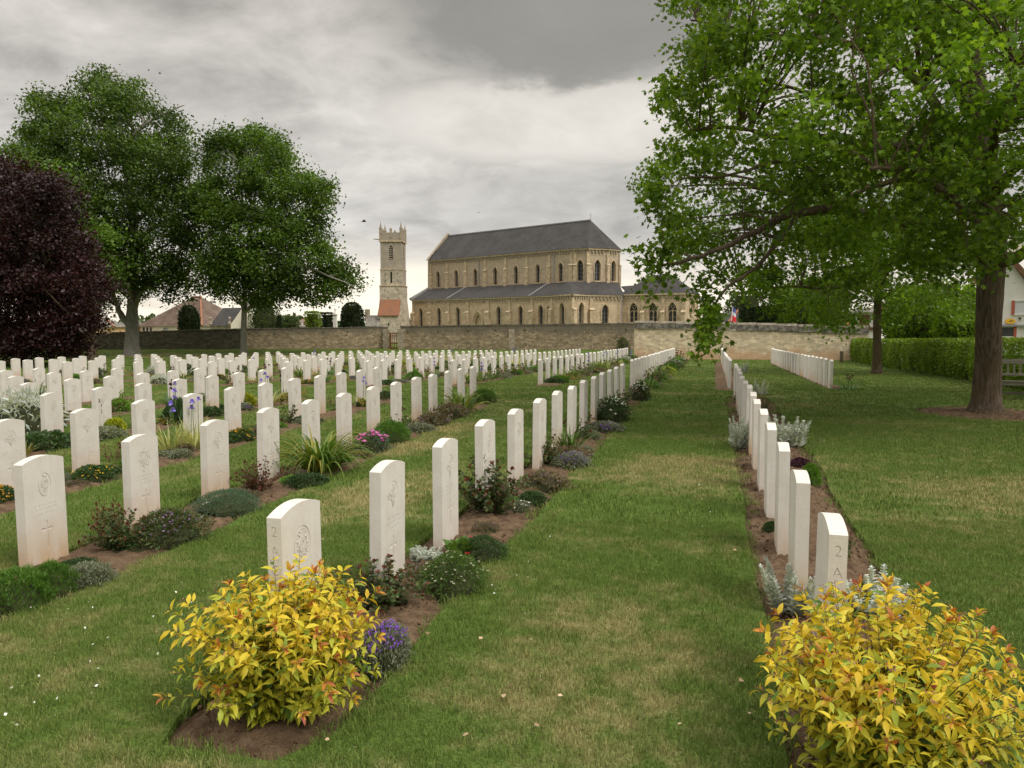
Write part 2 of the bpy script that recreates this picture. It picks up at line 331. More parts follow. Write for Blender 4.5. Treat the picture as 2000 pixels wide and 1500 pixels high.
# ---------------------------------------------------------------- mesh helpers
class MB:
    def __init__(s): s.v = []; s.f = []; s.uv = {}
    def add(s, vs, fs):
        b = len(s.v); s.v += [tuple(p) for p in vs]; s.f += [tuple(b+i for i in f) for f in fs]; return s
    def box(s, c, d, rz=0, taper=1.0):
        x, y, z = (a/2 for a in d); cs, sn = math.cos(rz), math.sin(rz); P = []
        for k, (i, j) in ((-1, (-1, -1)), (-1, (1, -1)), (-1, (1, 1)), (-1, (-1, 1)), (1, (-1, -1)), (1, (1, -1)), (1, (1, 1)), (1, (-1, 1))):
            q = taper if k > 0 else 1
            a, b = i*x*q, j*y*q; P.append((c[0]+a*cs-b*sn, c[1]+a*sn+b*cs, c[2]+k*z))
        return s.add(P, [(3, 2, 1, 0), (4, 5, 6, 7), (0, 1, 5, 4), (1, 2, 6, 5), (2, 3, 7, 6), (3, 0, 4, 7)])
    def prism(s, poly, z0, z1):
        n = len(poly); vs = [(p[0], p[1], z0) for p in poly]+[(p[0], p[1], z1) for p in poly]
        return s.add(vs, [tuple(range(n-1, -1, -1)), tuple(range(n, 2*n))]+[(i, (i+1) % n, n+(i+1) % n, n+i) for i in range(n)])
    def tube(s, pts, rad, n=8, wob=0.0, cap=True):
        pts = [Vector(p) for p in pts]; rings = []; ref = None
        for i, p in enumerate(pts):
            d = (pts[min(i+1, len(pts)-1)]-pts[max(i-1, 0)]).normalized()
            if ref is None: ref = d.orthogonal()
            ref = (ref-d*ref.dot(d)).normalized(); b = d.cross(ref)
            rings.append([p+(ref*math.cos(2*math.pi*k/n)+b*math.sin(2*math.pi*k/n))*rad[i]*(1+wob*random.uniform(-1, 1)) for k in range(n)])
        vs = [q for r_ in rings for q in r_]; fs = []
        for i in range(len(pts)-1):
            for k in range(n): fs.append((i*n+k, i*n+(k+1) % n, (i+1)*n+(k+1) % n, (i+1)*n+k))
        if cap: fs.append(tuple(range(n-1, -1, -1))); fs.append(tuple((len(pts)-1)*n+k for k in range(n)))
        return s.add(vs, fs)
    def build(s, name, m, parent=None, smooth=False, **tags):
        me = bpy.data.meshes.new(name); me.from_pydata(s.v, [], s.f); me.update()
        return link(name, me, m, parent, smooth, **tags)
def link(name, me, m, parent=None, smooth=False, **tags):
    if m is not None and not me.materials: me.materials.append(m)
    if smooth: me.shade_smooth()
    o = bpy.data.objects.new(name, me); COL.objects.link(o)
    if parent: o.parent = parent
    for k, v in tags.items():
        if v: o[k] = v
    return o
def thing(name, label, cat, loc=(0, 0, 0), rz=0, group=None):
    o = bpy.data.objects.new(name, None); COL.objects.link(o); o.location = loc; o.rotation_euler = (0, 0, rz)
    o.empty_display_size = .2; o['label'] = label; o['category'] = cat
    if group: o['group'] = group
    return o
def wall_uv(me):
    """box-projected UVs in metres: masonry keeps its size on every face"""
    uv = me.uv_layers.new(name='UVMap')
    for p in me.polygons:
        n = p.normal; t = Vector((-n.y, n.x, 0))
        if t.length < .05: t = Vector((1, 0, 0))
        t.normalize(); b = n.cross(t)
        if abs(n.z) > .98: b = Vector((0, 1, 0)); t = Vector((1, 0, 0))
        for li in p.loop_indices:
            co = me.vertices[me.loops[li].vertex_index].co
            uv.data[li].uv = (co.dot(t), co.z if abs(n.z) < .3 else co.dot(b))
def np_mesh(name, V, Fc, k):
    """V (n,3), Fc (m,k) faces of k corners"""
    me = bpy.data.meshes.new(name); me.vertices.add(len(V)); me.vertices.foreach_set('co', V.astype(np.float32).ravel())
    me.loops.add(Fc.size); me.loops.foreach_set('vertex_index', Fc.astype(np.int32).ravel())
    me.polygons.add(len(Fc)); me.polygons.foreach_set('loop_start', (np.arange(len(Fc))*k).astype(np.int32))
    me.update(calc_edges=True); return me
# leaf shapes: along +Y, facing +Z; faces are quads
def T_lance(bend=.25, w=.17):
    v = [(0, 0, 0), (-w, .38, .05), (0, .38, 0), (w, .38, .05), (-w*.72, .7, .05-bend*.3), (0, .7, -bend*.3), (w*.72, .7, .05-bend*.3), (0, 1, -bend)]
    return np.array(v, float), np.array([(0, 2, 1, 1), (0, 3, 2, 2), (1, 2, 5, 4), (2, 3, 6, 5), (4, 5, 7, 7), (5, 6, 7, 7)])
TRI_FIX = True
def T_oval(w=.33):
    v = [(0, 0, 0), (-w, .35, .07), (-w*.8, .75, .03), (0, 1, -.1), (w*.8, .75, .03), (w, .35, .07), (0, .5, -.02)]
    return np.array(v, float), np.array([(0, 6, 2, 1), (6, 3, 2, 2), (0, 5, 4, 6), (6, 4, 3, 3)])
def T_lobed():
    v = [(0, 0, 0), (-.10, .22, .02), (-.42, .30, .05), (-.22, .48, .0), (-.44, .72, -.04), (-.15, .72, -.03), (0, 1.0, -.14),
         (.15, .72, -.03), (.44, .72, -.04), (.22, .48, 0), (.42, .30, .05), (.10, .22, .02), (0, .5, -.03)]
    return np.array(v, float), np.array([(0, 12, 1, 1), (1, 12, 3, 2), (3, 12, 5, 4), (5, 12, 6, 6), (6, 12, 7, 7), (7, 12, 9, 8), (9, 12, 11, 10), (11, 12, 0, 0)])
def T_quad(w=.5): return np.array([(0, 0, 0), (-w, .5, .1), (0, 1, -.1), (w, .5, .1)], float), np.array([(0, 3, 2, 1)])
def scatter(name, P, D, S, T, m, parent=None, droop=0.0, roll=None, flat=.0, **tags):
    """place a leaf shape at points P pointing along D with size S"""
    tv, tf = T; n = len(P); D = D/np.maximum(np.linalg.norm(D, axis=1, keepdims=True), 1e-6)
    up = np.tile(np.array([[0, 0, 1.0]]), (n, 1))+rng.normal(0, 1.0-flat, (n, 3))
    X = np.cross(D, up); X /= np.maximum(np.linalg.norm(X, axis=1, keepdims=True), 1e-6); Z = np.cross(X, D)
    S = np.broadcast_to(np.asarray(S, float), (n,))
    V = P[:, None, :]+S[:, None, None]*(tv[None, :, 0:1]*X[:, None, :]+tv[None, :, 1:2]*D[:, None, :]+tv[None, :, 2:3]*Z[:, None, :])
    k = len(tv); Fq = (tf[None]+(np.arange(n)*k)[:, None, None]).reshape(-1, 4)
    tri = Fq[:, 2] == Fq[:, 3]
    me = bpy.data.meshes.new(name); V = V.reshape(-1, 3)
    me.vertices.add(len(V)); me.vertices.foreach_set('co', V.astype(np.float32).ravel())
    cnt = np.where(tri, 3, 4); start = np.concatenate([[0], np.cumsum(cnt)[:-1]])
    mask = np.ones_like(Fq, bool); mask[tri, 3] = False
    loops = Fq[mask]
    me.loops.add(len(loops)); me.loops.foreach_set('vertex_index', loops.astype(np.int32))
    me.polygons.add(len(Fq)); me.polygons.foreach_set('loop_start', start.astype(np.int32))
    me.update(calc_edges=True)
    return link(name, me, m, parent, **tags) if m is not None else me
def rdir(n, zb=0.0, zs=1.0):
    d = rng.normal(0, 1, (n, 3)); d[:, 2] = d[:, 2]*zs+zb
    return d/np.linalg.norm(d, axis=1, keepdims=True)
ORD = 'zeroth first second third fourth fifth sixth seventh eighth ninth tenth eleventh twelfth thirteenth fourteenth fifteenth sixteenth seventeenth eighteenth nineteenth twentieth twenty-first twenty-second twenty-third twenty-fourth'.split()

# ================================================================ ROWS OF HEADSTONES (plan)
# key: (pixel x of first and last stone, distance of first and last, count, words)
ROWS = {}
def row_px(key, x0, Z0, x1, Z1, n, words, group, first=1):
    a = Vector(at(x0, Z0)); b = Vector(at(x1, Z1)); ROWS[key] = dict(a=a, b=b, n=n, words=words, group=group, first=first)
def row_uv(key, a, b, n, words, group): ROWS[key] = dict(a=Vector(a), b=Vector(b), n=n, words=words, group=group, first=1)
row_uv('R', (.530, 3.50), (.530, 3.50+13*1.155), 14, 'the front row right of the grass path', 'right front row')
row_uv('A', (-1.993, 3.18), (-1.993, 3.18+13*1.11), 14, 'the front row left of the grass path', 'left front row')
row_px('B', 21.8, 5.35, 919.6, 18.4, 13, 'the second front row left of path', 'second front row')
row_px('C', 0, 8.02, 731, 18.9, 11, 'the third front row left of path', 'third front row')
row_px('D', 73.5, 11.85, 548.9, 19.5, 8, 'the fourth front row left of path', 'fourth front row')
row_px('E', 37, 14.5, 377.5, 20.0, 6, 'the fifth front row left of path', 'fifth front row')
row_px('F', 11.7, 17.2, 215.8, 20.5, 4, 'the sixth front row left of path', 'sixth front row')
row_px('G', -4, 19.9, 60.8, 21, 2, 'the seventh front row, at the left edge', 'seventh front row')
ROWS['C']['a'] = ROWS['C']['b']+(Vector(at(132.8, 9.12))-ROWS['C']['b'])*10/9
row_px('R2', 1427.5, 20.5, 1410.5, 43, 22, 'the back row right of the grass path', 'right back row')
row_px('A2', 1234, 20.1, 1317, 42.4, 22, 'the back row left of the grass path', 'left back row')
row_px('B2', 1052.7, 23.3, 1225, 47.3, 23, 'the second back row left of path', 'second back row')
row_px('C2', 882.5, 24.0, 1131.5, 46.9, 22, 'the third back row left of path', 'third back row')
row_px('D2', 715.3, 24.2, 1044, 47.1, 22, 'the fourth back row left of path', 'fourth back row')
row_px('E2', 556.7, 24.7, 958.3, 47.6, 22, 'the fifth back row left of path', 'fifth back row')
row_px('F2', 404.5, 25.2, 874.7, 48.1, 22, 'the sixth back row left of path', 'sixth back row')
row_px('G2', 259.2, 25.6, 793, 48.5, 22, 'the seventh back row left of path', 'seventh back row')
row_px('H2', 119.3, 26.0, 712.7, 48.7, 22, 'the eighth back row left of path', 'eighth back row')
row_px('I2', -13, 26.8, 538.9, 44.3, 17, 'the ninth back row, near the copper beech', 'ninth back row')
row_px('J2', 19.5, 30.5, 292.7, 38.2, 8, 'the farthest left row, before the copper beech', 'tenth back row')
row_px('X2', 1626.8, 20.9, 1509, 41.5, 22, 'the lawn row before the cream wall', 'far right row')
for k, r_ in ROWS.items():
    d = r_['b']-r_['a']; r_['len'] = d.length; r_['d'] = d.normalized(); r_['rz'] = math.atan2(-r_['d'].x, r_['d'].y)
    r_['side'] = Vector((r_['d'].y, -r_['d'].x)); r_['step'] = d.length/(r_['n']-1)
def rowpt(key, s, w):
    r_ = ROWS[key]; p = r_['a']+r_['d']*s+r_['side']*w; return p.x, p.y

# ---------------------------------------------------------------- beds (outline polygons, wavy edges)
BEDS = {}
def bed_poly(key, s0, s1, w0, w1, amp=.035, wf=None, step=.22):
    pts = []; n = max(4, int((s1-s0)/step)); ph = [random.uniform(0, 6.28) for _ in range(4)]
    wv = lambda s, k: amp*(math.sin(s*1.7+ph[k])+.5*math.sin(s*4.3+ph[k+1]))
    for i in range(n+1):
        s = s0+(s1-s0)*i/n; q = wf(s) if wf else 0
        e = .0
        if i == 0 or i == n: e = -.12
        pts.append((s, w1+q+wv(s, 0)+e))
    for i in range(n, -1, -1):
        s = s0+(s1-s0)*i/n
        e = .08 if i in (0, n) else 0
        pts.append((s, w0+wv(s, 2)*.6+e))
    BEDS[key] = [rowpt(key, s, w) for s, w in pts]
bed_poly('A', -.66, 15.3, -.20, .50, .022)
bed_poly('R', -.95, 15.6, -.22, .55, .022, lambda s: min(.25, .03*s))
bed_poly('B', -1.6, ROWS['B']['len']+.7, -.18, .72)
bed_poly('C', -1.0, ROWS['C']['len']+.6, -.18, .72)
bed_poly('D', -1.5, ROWS['D']['len']+.6, -.18, .72)
bed_poly('E', -2.0, ROWS['E']['len']+.6, -.18, .72)
bed_poly('F', -1.0, ROWS['F']['len']+.6, -.18, .72)
bed_poly('G', -1.0, ROWS['G']['len']+.6, -.18, .72)
HOLED = ['A', 'R', 'B', 'C', 'D', 'E', 'F', 'G']
for k in ('A2', 'R2', 'B2', 'C2', 'D2', 'E2', 'F2', 'G2', 'H2', 'I2', 'J2'): bed_poly(k, -.5, ROWS[k]['len']+.5, -.16, .66, .03, step=.6)
bed_poly('R2', -.5, ROWS['R2']['len']+.5, -.42, .5, .03, step=.6)
bed_poly('X2', -.2, ROWS['X2']['len']+.2, -.10, .45, .02, step=.6)
bed_poly('A2', -.5, ROWS['A2']['len']+.5, -.16, .52, .03, step=.6)
# round bark-mulched bed under the big tree
TREE = gr(1925, 806)
MULCH = [(TREE[0]+1.28*math.cos(t)*(1+.05*math.sin(5*t)), TREE[1]-.12+1.25*math.sin(t)*(1+.04*math.sin(3*t+1))) for t in np.linspace(0, 2*math.pi, 34)[:-1]]
def inside(poly, x, y):
    c = False; n = len(poly); j = n-1
    for i in range(n):
        xi, yi = poly[i]; xj, yj = poly[j]
        if (yi > y) != (yj > y) and x < (xj-xi)*(y-yi)/(yj-yi)+xi: c = not c
        j = i
    return c
def np_inside(poly, X, Y):
    c = np.zeros(len(X), bool); n = len(poly); j = n-1
    for i in range(n):
        xi, yi = poly[i]; xj, yj = poly[j]
        if abs(yj-yi) > 1e-9:
            t = ((yi > Y) != (yj > Y)) & (X < (xj-xi)*(Y-yi)/(yj-yi)+xi); c ^= t
        j = i
    return c
DIG = .075
HOLES = [BEDS[k] for k in HOLED]+[MULCH]
def hole_of(x, y): return any(inside(h, x, y) for h in HOLES)

# ---------------------------------------------------------------- ground: one sheet to the horizon
def axis(lo, hi, a, b, fine, coarse):
    v = [x for x in coarse if x < a]+list(np.arange(a, b+1e-6, fine))+[x for x in coarse if x > b]; return v
gx = axis(0, 0, -80, 40, 2.0, [-3000, -1200, -500, -250, -150, -110, 55, 80, 130, 250, 600, 1200, 3000])
gy = axis(0, 0, -10, 80, 2.0, [-600, -100, -40, 95, 120, 160, 250, 500, 1000, 2000, 3500])
mb = MB(); mb.v = [(x, y, gz(x, y)-DIG) for y in gy for x in gx]
nx = len(gx); mb.f = [(j*nx+i, j*nx+i+1, (j+1)*nx+i+1, (j+1)*nx+i) for j in range(len(gy)-1) for i in range(nx-1)]
mb.build('ground', M['lawn'], kind='structure', smooth=True)
# ---------------------------------------------------------------- lawn: turf sheet, cut out around the flower beds
LX0, LX1, LY0, LY1 = -70., 34., -3., 66.
pts = []; edges = []
def loop(poly):
    b = len(pts); pts.extend(Vector(p[:2]) for p in poly); n = len(poly); edges.extend((b+i, b+(i+1) % n) for i in range(n))
loop([(LX0, LY0), (LX1, LY0), (LX1, LY1), (LX0, LY1)])
for h in HOLES: loop(h)
for x in np.arange(LX0+1, LX1-.5, 1.25):
    for y in np.arange(LY0+1, LY1-.5, 1.25):
        if not hole_of(x, y): pts.append(Vector((x+random.uniform(-.2, .2), y+random.uniform(-.2, .2))))
vo, eo, fo, *_ = delaunay_2d_cdt(pts, edges, [], 0, 1e-5)
mb = MB(); mb.v = [(p.x, p.y, gz(p.x, p.y)) for p in vo]
mb.f = []
for f in fo:
    c = sum((vo[i] for i in f), Vector((0, 0)))/len(f)
    if not hole_of(c.x, c.y): mb.f.append(tuple(f))
for h in HOLES:
    b = len(mb.v); n = len(h)
    mb.v += [(x, y, gz(x, y)) for x, y in h]+[(x, y, gz(x, y)-DIG-.02) for x, y in h]
    mb.f += [(b+i, b+(i+1) % n, b+n+(i+1) % n, b+n+i) for i in range(n)]
mb.build('lawn', M['lawn'], kind='structure')
# soil: cultivated surface in every bed
def soil(key, poly, res, name='soil_bed', base=-.045, hump=.05, rough=.02):
    xs = [p[0] for p in poly]; ys = [p[1] for p in poly]
    if key:
        r_ = ROWS[key]; s0, s1 = -2.4, r_['len']+.9; w0, w1 = -.5, 1.05; o = r_['a']; d = r_['d']; sd = r_['side']
    else: s0, s1, w0, w1 = min(ys), max(ys), min(xs), max(xs); o = Vector((0, 0)); d = Vector((0, 1)); sd = Vector((1, 0))
    ns, nw = int((s1-s0)/res)+1, int((w1-w0)/res)+1
    S, Wd = np.meshgrid(np.linspace(s0, s1, ns), np.linspace(w0, w1, nw), indexing='ij')
    X = o.x+d.x*S+sd.x*Wd; Y = o.y+d.y*S+sd.y*Wd; x = X.ravel(); y = Y.ravel()
    ok = np_inside(poly, x, y)
    P = np.array(poly); dm = np.full(len(x), 9.0)
    for i in range(len(P)):
        a = P[i]; b = P[(i+1) % len(P)]; ab = b-a; t = np.clip(((x-a[0])*ab[0]+(y-a[1])*ab[1])/max(1e-9, ab@ab), 0, 1)
        dm = np.minimum(dm, np.hypot(x-a[0]-t*ab[0], y-a[1]-t*ab[1]))
    dm = np.where(ok, dm, -dm)
    lump = rng.normal(0, 1, len(x)); big = np.sin(x*9.1+2*np.sin(y*5))*np.sin(y*7.7+1.7*np.sin(x*6))
    z = np.array([gz(a, b) for a, b in zip(x, y)])+base+hump*np.clip(dm/.22, -.3, 1)+(lump*rough*.5+big*.012)*np.clip(dm/.06, 0, 1)
    keep = (dm > -.05).reshape(ns, nw)
    idx = np.arange(ns*nw).reshape(ns, nw)
    q = keep[:-1, :-1] & keep[1:, :-1] & keep[:-1, 1:] & keep[1:, 1:]
    Fq = np.stack([idx[:-1, :-1][q], idx[1:, :-1][q], idx[1:, 1:][q], idx[:-1, 1:][q]], 1)
    V = np.stack([x, y, z], 1); used, inv = np.unique(Fq, return_inverse=True)
    me = np_mesh(name, V[used], inv.reshape(-1, 4), 4); return link(name, me, M['soil'], None, True, kind='structure')
for k in HOLED: soil(k, BEDS[k], .03 if k in 'AR' else (.045 if k == 'B' else .07))
soil(None, MULCH, .05, 'mulch_ring', base=-.04, hump=.05, rough=.03)
for k in BEDS:
    if k not in HOLED: soil(k, BEDS[k], .13, base=.006, hump=.03, rough=.006)

# ---------------------------------------------------------------- grass blades
def tuft(n, rad, h0, h1, wd, lean):
    V = []; Fq = []
    for i in range(n):
        a = random.uniform(0, 6.283); r0 = rad*math.sqrt(random.random()); x, y = r0*math.cos(a), r0*math.sin(a)
        h = random.uniform(h0, h1); t = random.uniform(0, 6.283); l = random.uniform(.2, 1)*lean; f = random.uniform(0, 6.283)
        dx, dy = math.cos(t)*l, math.sin(t)*l; wx, wy = math.cos(f)*wd/2, math.sin(f)*wd/2
        b = len(V)
        V += [(x-wx, y-wy, -.01), (x+wx, y+wy, -.01), (x+dx*.4+wx*.8, y+dy*.4+wy*.8, h*.6), (x+dx*.4-wx*.8, y+dy*.4-wy*.8, h*.6), (x+dx, y+dy, h)]
        Fq += [(b, b+1, b+2, b+3), (b+3, b+2, b+4)]
    me = bpy.data.meshes.new('grass_tuft'); me.from_pydata(V, [], Fq); me.materials.append(M['blade'])
    return bpy.data.objects.new('grass_tuft', me)
def grass_field(name, tuft_ob, z0, z1, sp, smin, smax, label):
    pts = []
    ang = R(47)
    umax = z1*1.0
    X, Y = np.meshgrid(np.arange(-umax, umax, sp), np.arange(0, z1*1.25, sp)); x = X.ravel()+rng.uniform(-.5, .5, X.size)*sp; y = Y.ravel()+rng.uniform(-.5, .5, X.size)*sp
    c, s = math.cos(PSI), math.sin(PSI)
    Z = y*c-x*s; xc = x*c+y*s
    ok = (Z > z0) & (Z < z1) & (np.abs(xc) < Z*math.tan(ang)) & (x > LX0) & (x < 30)
    x, y = x[ok], y[ok]
    bad = np.zeros(len(x), bool)
    for h in HOLES+[BEDS[k] for k in BEDS if k not in HOLED]: bad |= np_inside(h, x, y)
    x, y = x[~bad], y[~bad]
    V = np.stack([x, y, np.array([gz(a, b) for a, b in zip(x, y)])], 1)
    me = bpy.data.meshes.new(name); me.vertices.add(len(V)); me.vertices.foreach_set('co', V.astype(np.float32).ravel()); me.update()
    o = link(name, me, M['blade'], kind='stuff', label=label, category='grass')
    ng = bpy.data.node_groups.new(name+'_nodes', 'GeometryNodeTree')
    ng.interface.new_socket('Geometry', in_out='INPUT', socket_type='NodeSocketGeometry'); ng.interface.new_socket('Geometry', in_out='OUTPUT', socket_type='NodeSocketGeometry')
    N = ng.nodes; gi = N.new('NodeGroupInput'); go = N.new('NodeGroupOutput'); ip = N.new('GeometryNodeInstanceOnPoints'); oi = N.new('GeometryNodeObjectInfo')
    oi.inputs[0].default_value = tuft_ob; oi.inputs['As Instance'].default_value = True
    rv = N.new('FunctionNodeRandomValue'); rv.data_type = 'FLOAT_VECTOR'; rv.inputs[0].default_value = (0, 0, 0); rv.inputs[1].default_value = (0, 0, 6.283)
    rs = N.new('FunctionNodeRandomValue'); rs.data_type = 'FLOAT'; rs.inputs[2].default_value = smin; rs.inputs[3].default_value = smax; rs.inputs['Seed'].default_value = 4
    ng.links.new(gi.outputs[0], ip.inputs['Points']); ng.links.new(oi.outputs['Geometry'], ip.inputs['Instance'])
    ng.links.new(rv.outputs[0], ip.inputs['Rotation']); ng.links.new(rs.outputs[1], ip.inputs['Scale']); ng.links.new(ip.outputs[0], go.inputs[0])
    md = o.modifiers.new('grass', 'NODES'); md.node_group = ng
    return o
grass_field('grass', tuft(60, .055, .010, .034, .0026, .020), 1.9, 6.5, .058, .6, 1.5, 'short mown green grass with straw coloured blades on the near lawn')
grass_field('grass', tuft(70, .12, .010, .034, .005, .022), 6.5, 14, .13, .65, 1.5, 'short mown grass between the front rows of headstones')
grass_field('grass', tuft(80, .26, .010, .040, .012, .03), 14, 30, .30, .8, 1.3, 'short mown grass on the lawn farther from the camera')
grass_field('grass', tuft(70, .55, .010, .045, .022, .03), 30, 78, .66, .8, 1.3, 'mown grass of the far lawn up to the churchyard walls')
# daisies
n = 70; a = []
while len(a) < n:
    px = random.uniform(-50, 2050); py = 700+random.random()**.6*760
    u, v, Z = gr(px, py)
    if math.sin(u*1.7+1)*math.sin(v*1.1+u*.6) < .35: continue
    if hole_of(u, v) or Z < 2.2: continue
    a.append((u, v, gz(u, v)+.035))
a = np.array(a)
d = rdir(n, 1.5, .3); scatter('daisies', a, d, rng.uniform(.009, .015, n), T_quad(.6), M['f_white'], kind='stuff', label='tiny white daisies scattered in the mown lawn', category='daisies')
# dropped leaves, clods and petals on the lawn and soil
n = 60; a = []
while len(a) < n:
    u, v, Z = gr(random.uniform(300, 1750), random.uniform(760, 1480))
    a.append((u, v, gz(u, v)+.02 if hole_of(u, v) else gz(u, v)+.035))
M['litter'] = leafmat('dry_leaf_litter', [(.34, .22, .12), (.50, .38, .24), (.22, .11, .06)], .1, .8, 3)
scatter('leaf_litter', np.array(a), rdir(n, 0, .2), rng.uniform(.012, .034, n), T_oval(.4), M['litter'], flat=.7, kind='stuff', label='dry brown leaf litter lying on lawn and soil', category='litter')

# ================================================================ HEADSTONES
SW, ST, SH, SC = .381, .076, .775, .813
def stone_bm():
    bm = bmesh.new(); prof = [(0, -.25), (SW, -.25), (SW, SH)]
    for i in range(1, 12):
        t = i/12; y = SW*(1-t); prof.append((y, SH+(SC-SH)*(1-((y-SW/2)/(SW/2))**2)))
    prof.append((0, SH))
    vs = [bm.verts.new((ST/2, y, z)) for y, z in prof]; f = bm.faces.new(vs)
    r_ = bmesh.ops.extrude_face_region(bm, geom=[f]); bmesh.ops.translate(bm, vec=(-ST, 0, 0), verts=[e for e in r_['geom'] if isinstance(e, bmesh.types.BMVert)])
    bmesh.ops.recalc_face_normals(bm, faces=bm.faces)
    return bm
def mesh_of(bm, name, bev=.0022):
    ed = [e for e in bm.edges if len(e.link_faces) == 2 and e.calc_face_angle(0) > .8]
    bmesh.ops.bevel(bm, geom=ed, offset=bev, segments=2, affect='EDGES', clamp_overlap=True)
    me = bpy.data.meshes.new(name); bm.to_mesh(me); bm.free(); return me
SIMPLE = mesh_of(stone_bm(), 'headstone'); SIMPLE.materials.append(M['stone'])
# cutters are built in (y, z) on the face x = +ST/2
def yz_prism(mb, poly, x0, x1):
    n = len(poly); b = [(x0, p[0], p[1]) for p in poly]+[(x1, p[0], p[1]) for p in poly]
    mb.add(b, [tuple(range(n-1, -1, -1)), tuple(range(n, 2*n))]+[(i, (i+1) % n, n+(i+1) % n, n+i) for i in range(n)])
def yz_ring(mb, cy, cz, ra, rb, ry, rz_, x0, x1, n=28):
    vs = []
    for k in range(n):
        t = 2*math.pi*k/n; c, s = math.cos(t), math.sin(t)
        for (q, x) in ((ra, x0), (rb, x0), (rb, x1), (ra, x1)): vs.append((x, cy+q*ry*c, cz+q*rz_*s))
    fs = []
    for k in range(n):
        a, b = 4*k, 4*((k+1) % n)
        for j in range(4): fs.append((a+j, b+j, b+(j+1) % 4, a+(j+1) % 4))
    mb.add(vs, fs)
def stroke(mb, pts, w, x0, x1):
    for p, q in zip(pts, pts[1:]):
        d = Vector((q[0]-p[0], q[1]-p[1])); 
        if d.length < 1e-5: continue
        d.normalize(); n = Vector((-d.y, d.x))*w/2; e = d*w*.3
        yz_prism(mb, [(p[0]-n.x-e.x, p[1]-n.y-e.y), (q[0]-n.x+e.x, q[1]-n.y+e.y), (q[0]+n.x+e.x, q[1]+n.y+e.y), (p[0]+n.x-e.x, p[1]+n.y-e.y)], x0, x1)
X0, X1 = ST/2-.0042, ST/2+.02
CY = SW/2
def maple(c, s):
    h = [(0, 1), (.13, .62), (.34, .74), (.28, .36), (.62, .52), (.70, .30), (1, .28), (.55, -.12), (.62, -.32), (.10, -.26), (.06, -.8)]
    return [(c[0]+x*s, c[1]+z*s) for x, z in h]+[(c[0]-x*s, c[1]+z*s) for x, z in reversed(h[1:])]
